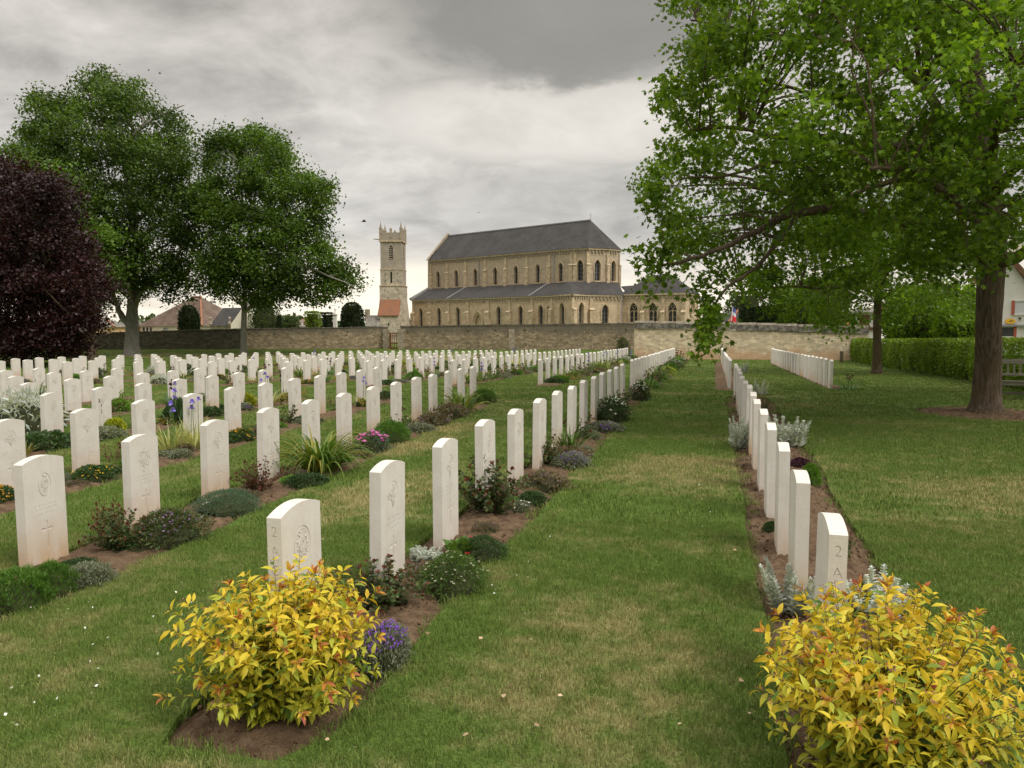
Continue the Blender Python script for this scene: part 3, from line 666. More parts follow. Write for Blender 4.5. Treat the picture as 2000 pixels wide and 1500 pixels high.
def carve(kind, side_text=None):
    parts = []
    def c(): m = MB(); parts.append(m); return m
    z = .60
    if kind == 'wreath':
        yz_ring(c(), CY, z, .93, 1.0, .082, .092, X0, X1); yz_ring(c(), CY, z, .50, .56, .082, .092, X0, X1)
        m = c()
        for k in range(20):
            t = 2*math.pi*k/20; stroke(m, [(CY+.052*math.cos(t), z+.058*math.sin(t)), (CY+.066*math.cos(t+.16), z+.075*math.sin(t+.16))], .006, X0, X1)
        stroke(c(), [(CY-.02, z), (CY+.02, z)], .008, X0, X1); stroke(c(), [(CY, z-.025), (CY, z+.025)], .008, X0+.0005, X1+.001)
    elif kind == 'oval':
        yz_ring(c(), CY, z, .92, 1.0, .058, .088, X0, X1); yz_ring(c(), CY, z+.005, .86, 1.0, .034, .050, X0, X1)
        stroke(c(), [(CY-.018, z+.028), (CY, z+.014), (CY+.018, z+.028), (CY+.012, z-.012), (CY-.012, z-.012), (CY-.018, z+.028)], .005, X0, X1)
    elif kind == 'leafring':
        yz_ring(c(), CY, z+.022, .93, 1.0, .066, .066, X0, X1)
        stroke(c(), [(CY-.088, z+.01), (CY-.066, z-.030), (CY-.03, z-.028), (CY, z-.092), (CY+.03, z-.028), (CY+.066, z-.030), (CY+.088, z+.01)], .0065, X0-.0004, X1+.001)
        m = c(); yz_prism(m, maple((CY, z+.026), .036), X0, X1)
    elif kind == 'star':
        yz_ring(c(), CY, z, .92, 1.0, .046, .056, X0, X1)
        P = []
        for k in range(16):
            q = .088 if k % 2 == 0 else .060; t = math.pi*k/8; P.append((CY+q*.9*math.sin(t), z+q*math.cos(t)))
        stroke(c(), P+[P[0]], .005, X0-.0004, X1+.001)
        stroke(c(), [(CY-.03, z-.10), (CY, z-.112), (CY+.03, z-.10)], .007, X0, X1)
    # worn lines of lettering, too worn to read
    rr = random.Random(hash(kind) % 99+len(kind))
    for li, zz in enumerate((.455, .425, .395)):
        m = c(); wd = (.20, .24, .16)[li]; y = CY-wd/2
        while y < CY+wd/2:
            if rr.random() < .82: stroke(m, [(y, zz-.006), (y+rr.uniform(-.002, .002), zz+.006)], .0028, X0+.0025, X1+li*.0007)
            y += rr.uniform(.007, .011)
    m = c(); cz = .245   # the cross
    P = [(-.010, -.115), (.010, -.115), (.007, .022), (.050, .017), (.050, .041), (.007, .036), (.010, .090), (-.010, .090), (-.007, .036), (-.050, .041), (-.050, .017), (-.007, .022)]
    yz_prism(m, [(CY+a, cz+b) for a, b in P], X0, X1)
    bm = stone_bm(); me = bpy.data.meshes.new('t'); bm.to_mesh(me); bm.free()
    ob = bpy.data.objects.new('tmp_stone', me); COL.objects.link(ob); kill = [ob]
    for i, m in enumerate(parts):
        cm = bpy.data.meshes.new('c'); cm.from_pydata(m.v, [], m.f); b2 = bmesh.new(); b2.from_mesh(cm); bmesh.ops.recalc_face_normals(b2, faces=b2.faces); b2.to_mesh(cm); b2.free()
        co = bpy.data.objects.new('tmp_cut', cm); COL.objects.link(co); kill.append(co)
        md = ob.modifiers.new('b%d' % i, 'BOOLEAN'); md.operation = 'DIFFERENCE'; md.solver = 'EXACT'; md.object = co
        md.use_self = True
    if side_text:
        for ch, zz in side_text:
            cu = bpy.data.curves.new('t', 'FONT'); cu.body = ch; cu.size = .072; cu.align_x = 'CENTER'; cu.align_y = 'CENTER'; cu.extrude = .006; cu.offset = -.0012
            to = bpy.data.objects.new('tmp_text', cu); COL.objects.link(to)
            bpy.context.view_layer.update(); dg = bpy.context.evaluated_depsgraph_get(); tm = bpy.data.meshes.new_from_object(to.evaluated_get(dg))
            bpy.data.objects.remove(to)
            b2 = bmesh.new(); b2.from_mesh(tm); bmesh.ops.remove_doubles(b2, verts=b2.verts, dist=1e-5); bmesh.ops.recalc_face_normals(b2, faces=b2.faces); b2.to_mesh(tm); b2.free()
            tm.transform(Matrix.Translation((0, -.0005, zz)) @ Matrix.Rotation(math.pi/2, 4, 'X'))
            co = bpy.data.objects.new('tmp_cut', tm); COL.objects.link(co); kill.append(co)
            md = ob.modifiers.new('tx'+ch, 'BOOLEAN'); md.operation = 'DIFFERENCE'; md.solver = 'EXACT'; md.object = co; md.use_self = True
    bpy.context.view_layer.update(); dg = bpy.context.evaluated_depsgraph_get()
    res = bpy.data.meshes.new_from_object(ob.evaluated_get(dg))
    for k in kill: bpy.data.objects.remove(k)
    res.name = 'carved_headstone'; res.materials.clear(); res.materials.append(M['stone'])
    print('carved', kind, len(res.polygons)); return res
CARVED = {k: carve(k) for k in ('wreath', 'oval', 'leafring', 'star')}
FIRST_L = carve('wreath', [('2', SH-.070), ('A', SH-.165), ('C', SH-.258)])
FIRST_R = carve('wreath', [('2', SH-.074), ('A', SH-.170), ('B', SH-.258)])
# raised relief at the middle of each badge
def relief(kind):
    m = MB(); z = .60; a, b = ST/2-.001, ST/2+.0030
    if kind == 'wreath': yz_ring(m, CY, z, .18, .42, .082, .092, a, b, 20); [stroke(m, [(CY+.042*math.cos(t), z+.048*math.sin(t)), (CY+.05*math.cos(t), z+.056*math.sin(t))], .007, a, b) for t in np.arange(0, 6.28, .7)]
    elif kind == 'oval': yz_ring(m, CY, z+.005, .45, .62, .034, .05, a, b, 18); yz_prism(m, [(CY-.012, z+.064), (CY+.012, z+.064), (CY+.018, z+.078), (CY, z+.070), (CY-.018, z+.078)], a, b)
    elif kind == 'leafring': [yz_prism(m, [(CY+s*.014, z+.008), (CY+s*.055, z+.02), (CY+s*.05, z+.004), (CY+s*.014, z-.006)], a, b) for s in (-1, 1)]; yz_prism(m, [(CY-.012, z-.032), (CY+.012, z-.032), (CY, z-.070)], a, b)
    else: yz_prism(m, [(CY+.030*math.cos(t), z+.036*math.sin(t)) for t in np.arange(0, 6.28, .5)], a, b); yz_prism(m, [(CY-.02, z+.058), (CY+.02, z+.058), (CY+.026, z+.078), (CY+.008, z+.068), (CY, z+.084), (CY-.008, z+.068), (CY-.026, z+.078)], a, b)
    yz_prism(m, [(CY+.030*math.cos(t), z+.002+.070*math.sin(t)) for t in np.arange(0, 6.28, .35)], ST/2-.003, ST/2+.0006)
    me = bpy.data.meshes.new('emblem'); me.from_pydata(m.v, [], m.f); bm = bmesh.new(); bm.from_mesh(me); bmesh.ops.recalc_face_normals(bm, faces=bm.faces); bm.to_mesh(me); bm.free()
    me.materials.append(M['relief']); return me
REL = {k: relief(k) for k in CARVED}
STONES = {}
SPECIAL = {('A', 1): 'white headstone carved 2 A C on its edge, behind the left golden bush',
           ('R', 1): 'white headstone carved 2 A B on its edge, behind the right golden bush',
           ('B', 1): 'big white headstone with oval badge, nearest to the left edge of the photo'}
KIND = {('A', 1): 'wreath', ('A', 2): 'leafring', ('A', 3): 'leafring', ('A', 4): 'oval', ('A', 5): 'star', ('B', 1): 'oval', ('B', 2): 'star', ('B', 3): 'leafring', ('B', 4): 'leafring', ('B', 5): 'star',
        ('B', 6): 'oval', ('C', 1): 'leafring', ('C', 2): 'leafring', ('C', 3): 'oval', ('C', 4): 'star', ('C', 5): 'leafring', ('C', 6): 'oval', ('C', 7): 'leafring', ('D', 1): 'oval', ('D', 2): 'leafring', ('D', 3): 'oval', ('D', 4): 'leafring'}
BADGE = dict(wreath='round wreath badge', oval='oval badge', leafring='winged ring badge', star='star badge')
for key, r_ in ROWS.items():
    for i in range(r_['n']):
        p = r_['a']+r_['d']*r_['step']*i
        jr = random.Random(key+str(i)); wj = jr.uniform(-.008, .008)
        x, y = p.x+wj, p.y+jr.uniform(-.015, .015)
        near = key in 'ABCDEFGR' and len(key) == 1
        k = KIND.get((key, i+1)) or jr.choice(['leafring', 'leafring', 'oval', 'star'])
        me = CARVED[k] if near else SIMPLE
        if (key, i) == ('A', 0): me = FIRST_L
        if (key, i) == ('R', 0): me = FIRST_R; k = 'wreath'
        lab = SPECIAL.get((key, i+1)) or 'white headstone%s, %s in %s' % (' with '+BADGE[k] if near and key not in 'R' else '', ORD[i+1], r_['words'])
        o = bpy.data.objects.new('headstone', me); COL.objects.link(o)
        o.location = (x, y, gz(x, y)+jr.uniform(-.012, .008)); o.rotation_euler = (R(jr.uniform(-.5, .5)), R(jr.uniform(-.7, .7)), r_['rz']+R(jr.uniform(-1.0, 1.0)))
        o['label'] = lab; o['category'] = 'headstone'; o['group'] = 'headstones in '+r_['words']
        if near:
            e = bpy.data.objects.new('emblem', REL[k]); COL.objects.link(e); e.parent = o
        STONES[(key, i+1)] = o

# crumbs and clods of soil in the nearest beds
n = 5200; pa = []
while len(pa) < n:
    key = random.choice('AARRRB'); q = ROWS[key]; x, y = rowpt(key, random.uniform(-1.4, 8), random.uniform(-.22, .8))
    if inside(BEDS[key], x, y): pa.append((x, y, gz(x, y)-.002))
oc = (np.array([(1, 0, 0), (0, 1, 0), (-1, 0, 0), (0, -1, 0), (0, 0, .8), (0, 0, -.8)], float), np.array([(0, 1, 4, 4), (1, 2, 4, 4), (2, 3, 4, 4), (3, 0, 4, 4), (1, 0, 5, 5), (2, 1, 5, 5), (3, 2, 5, 5), (0, 3, 5, 5)]))
scatter('soil_clods', np.array(pa), rdir(n, 0, .6), .003+.016*rng.random(n)**3, oc, M['soil'], kind='stuff', label='loose crumbs and clods of brown soil in the nearest beds', category='soil')

# ================================================================ BUILDINGS AND WALLS
class Part:
    """geometry given in world coordinates, stored relative to the building's base"""
    def __init__(s, root, base): s.root = root; s.base = Vector(base)
    def add(s, name, mb, m, parent=None, smooth=False, uv=True, label=None):
        mb.v = [(x-s.base.x, y-s.base.y, z-s.base.z) for x, y, z in mb.v]
        me = bpy.data.meshes.new(name); me.from_pydata(mb.v, [], mb.f); me.update()
        bm = bmesh.new(); bm.from_mesh(me); bmesh.ops.recalc_face_normals(bm, faces=bm.faces) if getattr(mb, 'recalc', True) else None; bm.to_mesh(me); bm.free()
        if uv: wall_uv(me)
        return link(name, me, m, parent or s.root, smooth, label=label)
def building(name, label, cat, base, group=None):
    r_ = thing(name, label, cat, base, group=group); return Part(r_, base)
def arch(w, h, n=7):
    """pointed arch outline (x across, z up), from lower left round to lower right"""
    sp = h-w*.95; pts = [(-w/2, 0)]
    for i in range(n+1):
        t = i/n*math.acos(.5/1.0); R_ = w
        pts.append((w/2-R_*math.cos(t), sp+R_*math.sin(t)*.95/.866))
    return pts+[(-x, z) for x, z in reversed(pts[:-1])]
def circle(r, n=20): return [(r*math.cos(2*math.pi*k/n), r*math.sin(2*math.pi*k/n)) for k in range(n)]
class Face:
    """a vertical wall plane from P (left) to Q (right) as seen from outside"""
    def __init__(s, P, Q):
        s.P = Vector(P); s.Q = Vector(Q); d = s.Q-s.P; s.len = d.length; s.d = d.normalized(); s.n = Vector((s.d.y, -s.d.x))
    def p(s, a, z, o=0.0): q = s.P+s.d*a+s.n*o; return (q.x, q.y, z)
def wall_face(mb, f, z0, z1, holes=(), depth=.35, top=None):
    outer = [(0, z0), (f.len, z0)]+([(f.len, z1), (0, z1)] if top is None else top)
    loops = [outer]+[[(c+x, s+z) for x, z in o] for c, s, o in holes]
    tri = tessellate_polygon([[Vector((a, b, 0)) for a, b in l] for l in loops])
    flat = [p for l in loops for p in l]
    mb.add([f.p(a, b) for a, b in flat], [t for t in tri])
    for l in loops[1:]:
        n = len(l); mb.add([f.p(a, b) for a, b in l]+[f.p(a, b, -depth) for a, b in l], [(i, (i+1) % n, n+(i+1) % n, n+i) for i in range(n)])
    mb.recalc = False
def window(part, f, c, s, o, depth=.30, hood=.13, tracery=None, name='window', bars=True):
    """frame (arched moulding) with pane and glazing bars as its pieces"""
    mb = MB(); n = len(o)
    cz = sum(z for x, z in o)/n
    def off(q): 
        r_ = []
        for x, z in o:
            L_ = math.hypot(x, z-cz) or 1; r_.append((x*(1+q/max(.2, L_)), cz+(z-cz)*(1+q/L_) if z > .01 else z))
        return r_
    a, b = off(.06), off(.06+hood)
    vs = [f.p(c+x, s+z, .10) for x, z in a]+[f.p(c+x, s+z, .10) for x, z in b]+[f.p(c+x, s+z, .004) for x, z in b]+[f.p(c+x, s+z, .004) for x, z in a]
    fs = []
    for i in range(n-1 if name != 'rose_window' else n):
        j = (i+1) % n
        for k in range(4): fs.append((k*n+i, k*n+j, ((k+1) % 4)*n+j, ((k+1) % 4)*n+i))
    mb.add(vs, fs)
    w = max(x for x, z in o)
    if name != 'rose_window':
        q = [f.p(c-w-.12, s-.14, .12), f.p(c+w+.12, s-.14, .12), f.p(c+w+.12, s-.02, .12), f.p(c-w-.12, s-.02, .12)]
        q2 = [f.p(c-w-.12, s-.14, -.05), f.p(c+w+.12, s-.14, -.05), f.p(c+w+.12, s-.02, -.05), f.p(c-w-.12, s-.02, -.05)]
        mb.add(q+q2, [(0, 1, 2, 3), (3, 2, 6, 7), (0, 3, 7, 4), (1, 5, 6, 2), (4, 5, 1, 0)])
    fr = part.add(name, mb, M['churchtrim'])
    g = MB(); g.add([f.p(c+x*1.02, s+z, -depth) for x, z in o], [tuple(range(n))]); part.add('pane', g, M['glass'], fr)
    t = MB()
    def bar(p, q, wd=.05, dp=.06):
        d = Vector((q[0]-p[0], q[1]-p[1])).normalized(); nn = Vector((-d.y, d.x))*wd/2
        c4 = [(p[0]-nn.x, p[1]-nn.y), (q[0]-nn.x, q[1]-nn.y), (q[0]+nn.x, q[1]+nn.y), (p[0]+nn.x, p[1]+nn.y)]
        t.add([f.p(c+x, s+z, -depth+dp) for x, z in c4]+[f.p(c+x, s+z, -depth+.005) for x, z in c4], [(0, 1, 2, 3), (0, 4, 5, 1), (1, 5, 6, 2), (2, 6, 7, 3), (3, 7, 4, 0)])
    H_ = max(z for x, z in o)
    if tracery == 'two':
        bar((0, 0), (0, H_*.66), .09, .14)
        for sx in (-1, 1):
            P = [(sx*w*.5+a_*w*.46, H_*.48+b_*w*.62) for a_, b_ in [(-1, 0), (-.7, .55), (0, 1), (.7, .55), (1, 0)]]
            [bar(p, q, .06, .12) for p, q in zip(P, P[1:])]
        P = [(w*.40*x, H_*.80+w*.40*z) for x, z in circle(1, 12)]; [bar(P[i], P[(i+1) % 12], .06, .12) for i in range(12)]
        bar((-w, H_*.25), (w, H_*.25), .03, .03)
    elif tracery == 'rose':
        for r0 in (.22, .95): 
            P = [(w*r0*x, w*r0*z) for x, z in circle(1, 18)]; [bar(P[i], P[(i+1) % 18], .07, .12) for i in range(18)]
        for k in range(6):
            tt = 2*math.pi*k/6; P = [(w*(.58*math.cos(tt)+.30*x), w*(.58*math.sin(tt)+.30*z)) for x, z in circle(1, 10)]
            [bar(P[i], P[(i+1) % 10], .09, .12) for i in range(10)]
    elif bars:
        k = 5
        for i in range(1, k): bar((-w, H_*i/k), (w, H_*i/k), .025, .03)
        bar((0, 0), (0, H_*.97), .03, .03)
    part.add('tracery' if tracery else 'glazing_bars', t, M['churchtrim'] if tracery else M['metal'], fr)
    return fr
def roof(part, polys, name='roof', m='slate', th=.0, parent=None):
    mb = MB()
    for P in polys: mb.add(P, [tuple(range(len(P)))])
    mb.recalc = False
    me_o = part.add(name, mb, M[m], parent, uv=False)
    me = me_o.data; uv = me.uv_layers.new(name='UVMap')
    for p in me.polygons:
        n = p.normal; t = Vector((-n.y, n.x, 0)); t = t.normalized() if t.length > .01 else Vector((1, 0, 0)); b = n.cross(t)
        for li in p.loop_indices:
            co = me.vertices[me.loops[li].vertex_index].co; uv.data[li].uv = (co.dot(t), abs(co.dot(b)) if True else 0)
    return me_o
def beam(mb, a, b, w, h):
    """square bar between two 3-D points"""
    a, b = Vector(a), Vector(b); d = (b-a).normalized(); s = d.cross(Vector((0, 0, 1)))
    s = s.normalized() if s.length > .01 else Vector((1, 0, 0)); u = s.cross(d)
    vs = [p+s*i*w/2+u*j*h/2 for p in (a, b) for i, j in ((-1, -1), (1, -1), (1, 1), (-1, 1))]
    mb.add([tuple(v) for v in vs], [(3, 2, 1, 0), (4, 5, 6, 7), (0, 1, 5, 4), (1, 2, 6, 5), (2, 3, 7, 6), (3, 0, 4, 7)])

# ---------------------------------------------------------------- the church
CB = (*at(1080, 92), -.4); ch = building('church', 'long honey coloured stone church with slate roofs and rounded apse behind the wall', 'church', CB)
E_ = Vector((.755, -.656)); P_ = Vector((.656, .755)); S_ = Vector((7.06, 90.0))
def cw(v): return Vector(hw(v[0], v[1]))
ZE, ZR, ZA, ZL, Z0 = 10.70, 14.30, 6.85, 5.20, -.5
def cp(px, Z): return Vector(((px-1000)/1504*Z, Z))
L0 = S_-E_*24.3; A_ = Vector((9.36, 92.6))
APS = [S_, cp(1147, 89.15), cp(1184.5, 89.9), cp(1208, 91.2), Vector((12.85, 93.6)), S_+P_*7.0]
def corbels(part, f, z, a0=.2, a1=None, sp_=.42):
    mb = MB(); a1 = a1 or f.len-.2; a = a0
    while a < a1:
        c = f.p(a, z, .07); mb.box(c, (.20, .14, .26), math.atan2(f.d.y, f.d.x)); a += sp_
    part.add('corbel_row', mb, M['churchdark'], uv=False)
    mb = MB(); c = f.p(f.len/2, z-.32, .012); mb.box(c, (f.len-.1, .03, .07), math.atan2(f.d.y, f.d.x)); part.add('string_course', mb, M['churchtrim'], uv=False)
def cornice(part, f, z, h=.2, o=.2):
    mb = MB(); c = f.p(f.len/2, z-h/2+.002, o/2-.02); mb.box(c, (f.len+.02, o+.04, h), math.atan2(f.d.y, f.d.x)); part.add('cornice', mb, M['churchtrim'], uv=False)
def buttress(part, f, a, z0, z1, w, o, z2=None, o2=.14):
    mb = MB(); rz = math.atan2(f.d.y, f.d.x)
    mb.box(f.p(a, (z0+z1)/2, o/2-.01), (w, o+.02, z1-z0), rz)
    t = .45*o+.15; v = [f.p(a-w/2-.03, z1, o+.05), f.p(a+w/2+.03, z1, o+.05), f.p(a+w/2+.03, z1+.06, o+.05), f.p(a-w/2-.03, z1+.06, o+.05), f.p(a-w/2-.03, z1+t, 0), f.p(a+w/2+.03, z1+t, 0), f.p(a-w/2-.03, z1, 0), f.p(a+w/2+.03, z1, 0)]
    mb.add(v, [(0, 1, 2, 3), (3, 2, 5, 4), (0, 3, 4, 6), (1, 7, 5, 2)])
    if z2: mb.box(f.p(a, (z1+z2)/2, o2/2-.01), (w*.8, o2+.02, z2-z1), rz)
    part.add('buttress', mb, M['churchtrim'], uv=False)
LAN = arch(.62, 2.15)
f = Face(cw(L0), cw(S_)); bay = f.len/7
mb = MB(); wall_face(mb, f, Z0, ZE, [(bay*(i+.5), 6.98, LAN) for i in range(7)]); ch.add('clerestory_wall', mb, M['church'])
for i in range(7): window(ch, f, bay*(i+.5), 6.98, LAN)
for i in range(0, 8): buttress(ch, f, max(.25, min(f.len-.2, bay*i)), ZA-.3, 8.75, .46, .24, ZE-.5, .10)
corbels(ch, f, ZE-.42); cornice(ch, f, ZE)
for i in range(5):
    q = Face(cw(APS[i]), cw(APS[i+1])); hs = []
    if i in (0, 1, 2): hs = [(q.len/2, 6.98, arch(.70, 2.35))]
    mb = MB(); wall_face(mb, q, Z0, ZE, hs); ch.add('apse_wall', mb, M['church'])
    for h in hs: window(ch, q, *h)
    if i < 3: corbels(ch, q, ZE-.42)
    cornice(ch, q, ZE); buttress(ch, q, .05 if i else .3, ZA-.3, 8.75, .42, .24, ZE-.5, .10)
# gable at the west end, rising over the roof
g0, g1 = cw(L0), cw(L0+P_*7.0); gm = (g0+g1)/2; q = Face(g1, g0); mb = MB(); 
for k, off in ((0, 0), (1, .45)):
    pass
gd = (cw(S_)-g0).normalized()
def gp(v, z, t): w_ = v+gd*t; return (w_.x, w_.y, z)
og = (g0-g1).normalized()*.35
prof = [(g0+og, Z0), (g0+og*.6, ZE-.1), (gm, ZR+.22), (g1-og*.6, ZE-.1), (g1-og, Z0)]
mb = MB(); n = 5; mb.add([gp(v, z, -.10) for v, z in prof]+[gp(v, z, .16) for v, z in prof], [(0, 1, 2, 3, 4), (9, 8, 7, 6, 5), (0, 5, 6, 1), (1, 6, 7, 2), (2, 7, 8, 3), (3, 8, 9, 4)])
ch.add('west_gable', mb, M['church'])
mb = MB(); beam(mb, gp(g0+og*1.3, ZE+.02, .03), gp(gm, ZR+.34, .03), .34, .12); beam(mb, gp(g1-og*1.3, ZE+.02, .03), gp(gm, ZR+.34, .03), .34, .12); ch.add('gable_coping', mb, M['churchdark'], uv=False)
# nave roof: two slopes and the fan over the apse
def ov(v, c=A_, k=.28): d = (v-c).normalized(); return v+d*k
eL = cw(L0-P_*.28); eS = cw(S_-P_*.28); rL = cw(L0+P_*3.5); rA = cw(A_)
ring = [cw(S_-P_*.28)]+[cw(ov(v)) for v in APS[1:-1]]+[cw(S_+P_*7.28)]
polys = [[(eL.x, eL.y, ZE-.02), (eS.x, eS.y, ZE-.02), (rA.x, rA.y, ZR), (rL.x, rL.y, ZR)]]
for a, b in zip(ring, ring[1:]): polys.append([(a.x, a.y, ZE-.02), (b.x, b.y, ZE-.02), (rA.x, rA.y, ZR)])
bL = cw(L0+P_*7.28); polys.append([(ring[-1].x, ring[-1].y, ZE-.02), (bL.x, bL.y, ZE-.02), (rL.x, rL.y, ZR), (rA.x, rA.y, ZR)])
nr = roof(ch, polys, 'nave_roof')
mb = MB(); beam(mb, (rL.x, rL.y, ZR+.03), (rA.x, rA.y, ZR+.03), .22, .14); ch.add('ridge_flashing', mb, M['lead'], nr, uv=False)
mb = MB(); mb.tube([(rA.x, rA.y, ZR-.1), (rA.x, rA.y, ZR+.35), (rA.x, rA.y, ZR+.9)], [.06, .035, .015], 6); beam(mb, (rA.x-.16, rA.y, ZR+.62), (rA.x+.16, rA.y, ZR+.62), .03, .03); ch.add('roof_finial', mb, M['metal'], nr, uv=False)
# aisle along the nave
AO = 3.2
aL, aR = L0-P_*AO, S_-P_*AO-E_*1.5
f = Face(cw(aL), cw(aR)); n = 7; bay = 24.3/7
LA = arch(.66, 2.5)
hs = [(bay*(i+.5)+(-.4 if i == 6 else 0), 1.62, LA) for i in range(7) if i != 3]
mb = MB(); wall_face(mb, f, Z0, ZL, hs+[(bay*3.5, .3, arch(1.15, 2.9))]); ch.add('aisle_wall', mb, M['church'])
for h in hs: window(ch, f, *h)
mb = MB(); d_ = arch(1.15, 2.9); mb.add([f.p(bay*3.5+x, .3+z, -.30) for x, z in d_], [tuple(range(len(d_)))]); dr = ch.add('blocked_doorway', mb, M['church'])
mb = MB(); P1 = [(bay*3.5+x*1.45, .3+z*1.13) for x, z in d_]
for i in range(len(P1)-1):
    if P1[i][1] > 1.6: beam(mb, f.p(P1[i][0], P1[i][1], .06), f.p(P1[i+1][0], P1[i+1][1], .06), .14, .14)
ch.add('door_hood', mb, M['churchtrim'], dr, uv=False)
for i in range(0, 7): buttress(ch, f, max(.3, bay*i), Z0, 3.35, .5, .42, ZL-.4, .12)
corbels(ch, f, ZL-.38); cornice(ch, f, ZL, .16, .16)
a1, a2, b1, b2 = cw(aL-P_*.22), cw(S_-P_*(AO+.22)+E_*1.2), cw(L0), cw(S_+E_*.3)
ar = roof(ch, [[(a1.x, a1.y, ZL), (a2.x, a2.y, ZL), (b2.x, b2.y, ZA), (b1.x, b1.y, ZA)]], 'aisle_roof')
mb = MB()
for s_ in (17.5, 3.4+.4):
    p, q = cw(S_-E_*s_-P_*(AO+.24)), cw(S_-E_*(s_-.2)); beam(mb, (p.x, p.y, ZL+.05), (q.x, q.y, ZA+.05), .16, .08)
p, q = cw(aL-P_*.3), cw(L0); beam(mb, (p.x, p.y, ZL+.12), (q.x, q.y, ZA+.12), .4, .3)
ch.add('roof_flashing', mb, M['lead'], ar, uv=False)
f2 = Face(cw(L0), cw(aL)); mb = MB(); wall_face(mb, f2, Z0, ZL, top=[(f2.len, ZL), (0, ZA+.1)]); ch.add('aisle_end_wall', mb, M['church'])
for px_, Zd, ztop in ((919.5, 98.6, ZE-.3), (1073.6, 91.2, ZE-.3)):
    u, v = at(px_, Zd)
    g = Face(cw(L0), cw(S_)); s_ = (Vector((u, v))-g.P).dot(g.d); mb = MB(); mb.tube([g.p(s_, ZA, .10), g.p(s_, ztop, .10)], [.055, .055], 8); ch.add('downpipe', mb, M['metal'], uv=False)
# side chapel bump at the corner of aisle and apse, then the ambulatory wall
Q = [aR, cp(1078, 87.2), cp(1117.5, 84.0), cp(1149.5, 86.2), cp(1213.5, 86.9), cp(1217, 90)]
spec = [(None, None), (0, None)]
for i in range(5):
    f = Face(cw(Q[i]), cw(Q[i+1])); hs = []
    if i == 0: hs = [(f.len*.5, 1.62, arch(.40, 2.4))]
    if i in (1, 2): hs = [(f.len*.52, 1.62, arch(.84, 2.7))]
    if i == 3: hs = [(f.len*.50, 1.75, arch(.70, 2.35))]
    mb = MB(); wall_face(mb, f, Z0, ZL, hs); ch.add('chapel_wall', mb, M['church'])
    for h in hs: window(ch, f, *h)
    corbels(ch, f, ZL-.38, .15); cornice(ch, f, ZL, .16, .16)
    if i in (1, 2, 3): buttress(ch, f, .05 if i != 3 else .3, Z0, 3.5, .5, .42, ZL-.4, .12)
T = cw(cp(1113, 88.3)); ZT = 6.80; cQ = cp(1113, 88.3); qs = [cw(v+(v-cQ).normalized()*.22) for v in Q[:4]]
polys = [[(a.x, a.y, ZL+.012), (b.x, b.y, ZL+.012), (T.x, T.y, ZT)] for a, b in zip(qs, qs[1:])]
e4 = cw(Q[3]+(Q[3]-cQ).normalized()*.22); polys.append([(e4.x, e4.y, ZL+.012), (cw(APS[1]).x, cw(APS[1]).y, ZA), (T.x, T.y, ZT)])
roof(ch, polys, 'chapel_roof')
o1, o2, o3 = cw(Q[3]+Vector((-.1, -.2))), cw(Q[4]+Vector((.2, -.2))), cw(Q[5]); c1, c2, c3, c4 = (cw(v) for v in APS[1:5])
roof(ch, [[(o1.x, o1.y, ZL), (o2.x, o2.y, ZL), (c3.x, c3.y, ZA), (c2.x, c2.y, ZA), (c1.x, c1.y, ZA)], [(o2.x, o2.y, ZL), (o3.x, o3.y, ZL+.4), (c4.x, c4.y, ZA), (c3.x, c3.y, ZA)]], 'ambulatory_roof')
# the eastern chapel with traceried windows and a rose
K = cp(1338.5, 84.0); fd = Vector((-.883, .469)); sd_ = Vector((.469, .883)); ZC = 5.32
k0, k1, k2, k3 = K+fd*7.35, K, K+sd_*5.2, K+fd*7.35+sd_*5.2
f = Face(cw(k0), cw(k1)); TW = arch(.92, 2.1)
cs = [f.len*.195, f.len*.50, f.len*.80]
mb = MB(); wall_face(mb, f, Z0, ZC, [(c, 2.2, TW) for c in cs]); ch.add('east_chapel_wall', mb, M['church'])
for c in cs: window(ch, f, c, 2.2, TW, tracery='two', hood=.2)
for c in (f.len*.34, f.len*.655, f.len-.2): buttress(ch, f, c, Z0, 3.2, .42, .40, ZC-.5, .10)
corbels(ch, f, ZC-.38); cornice(ch, f, ZC, .16, .18)
f = Face(cw(k1), cw(k2)); mb = MB(); RO = circle(.93, 22); wall_face(mb, f, Z0, ZC, [(f.len*.5, 3.72, RO)]); ch.add('east_chapel_wall', mb, M['church'])
window(ch, f, f.len*.5, 3.72, RO, tracery='rose', name='rose_window', hood=.16); corbels(ch, f, ZC-.38); cornice(ch, f, ZC, .16, .18); buttress(ch, f, f.len-.25, Z0, 3.2, .4, .35, ZC-.5, .1)
f = Face(cw(k2), cw(k3)); mb = MB(); wall_face(mb, f, Z0, ZC); ch.add('east_chapel_wall', mb, M['church'])
cK = (k0+k2)/2; kk = [cw(v+(v-cK).normalized()*.3) for v in (k0, k1, k2, k3)]; r1, r2 = cw(cK+fd*.95), cw(cK-fd*1.25); ZK = 7.55
roof(ch, [[(kk[0].x, kk[0].y, ZC), (kk[1].x, kk[1].y, ZC), (r2.x, r2.y, ZK), (r1.x, r1.y, ZK)], [(kk[1].x, kk[1].y, ZC), (kk[2].x, kk[2].y, ZC), (r2.x, r2.y, ZK)],
          [(kk[2].x, kk[2].y, ZC), (kk[3].x, kk[3].y, ZC), (r1.x, r1.y, ZK), (r2.x, r2.y, ZK)], [(kk[3].x, kk[3].y, ZC), (kk[0].x, kk[0].y, ZC), (r1.x, r1.y, ZK)]], 'east_chapel_roof')
v1, v2 = cw(Q[5]), cw(cK)
roof(ch, [[(*cw(Vector((13.2, 86.9))), ZL+.05), (*cw(k0+fd*-.6), ZC+.1), (r1.x, r1.y, 6.55), (*cw(Vector((12.9, 92))), 6.45)]], 'valley_roof')
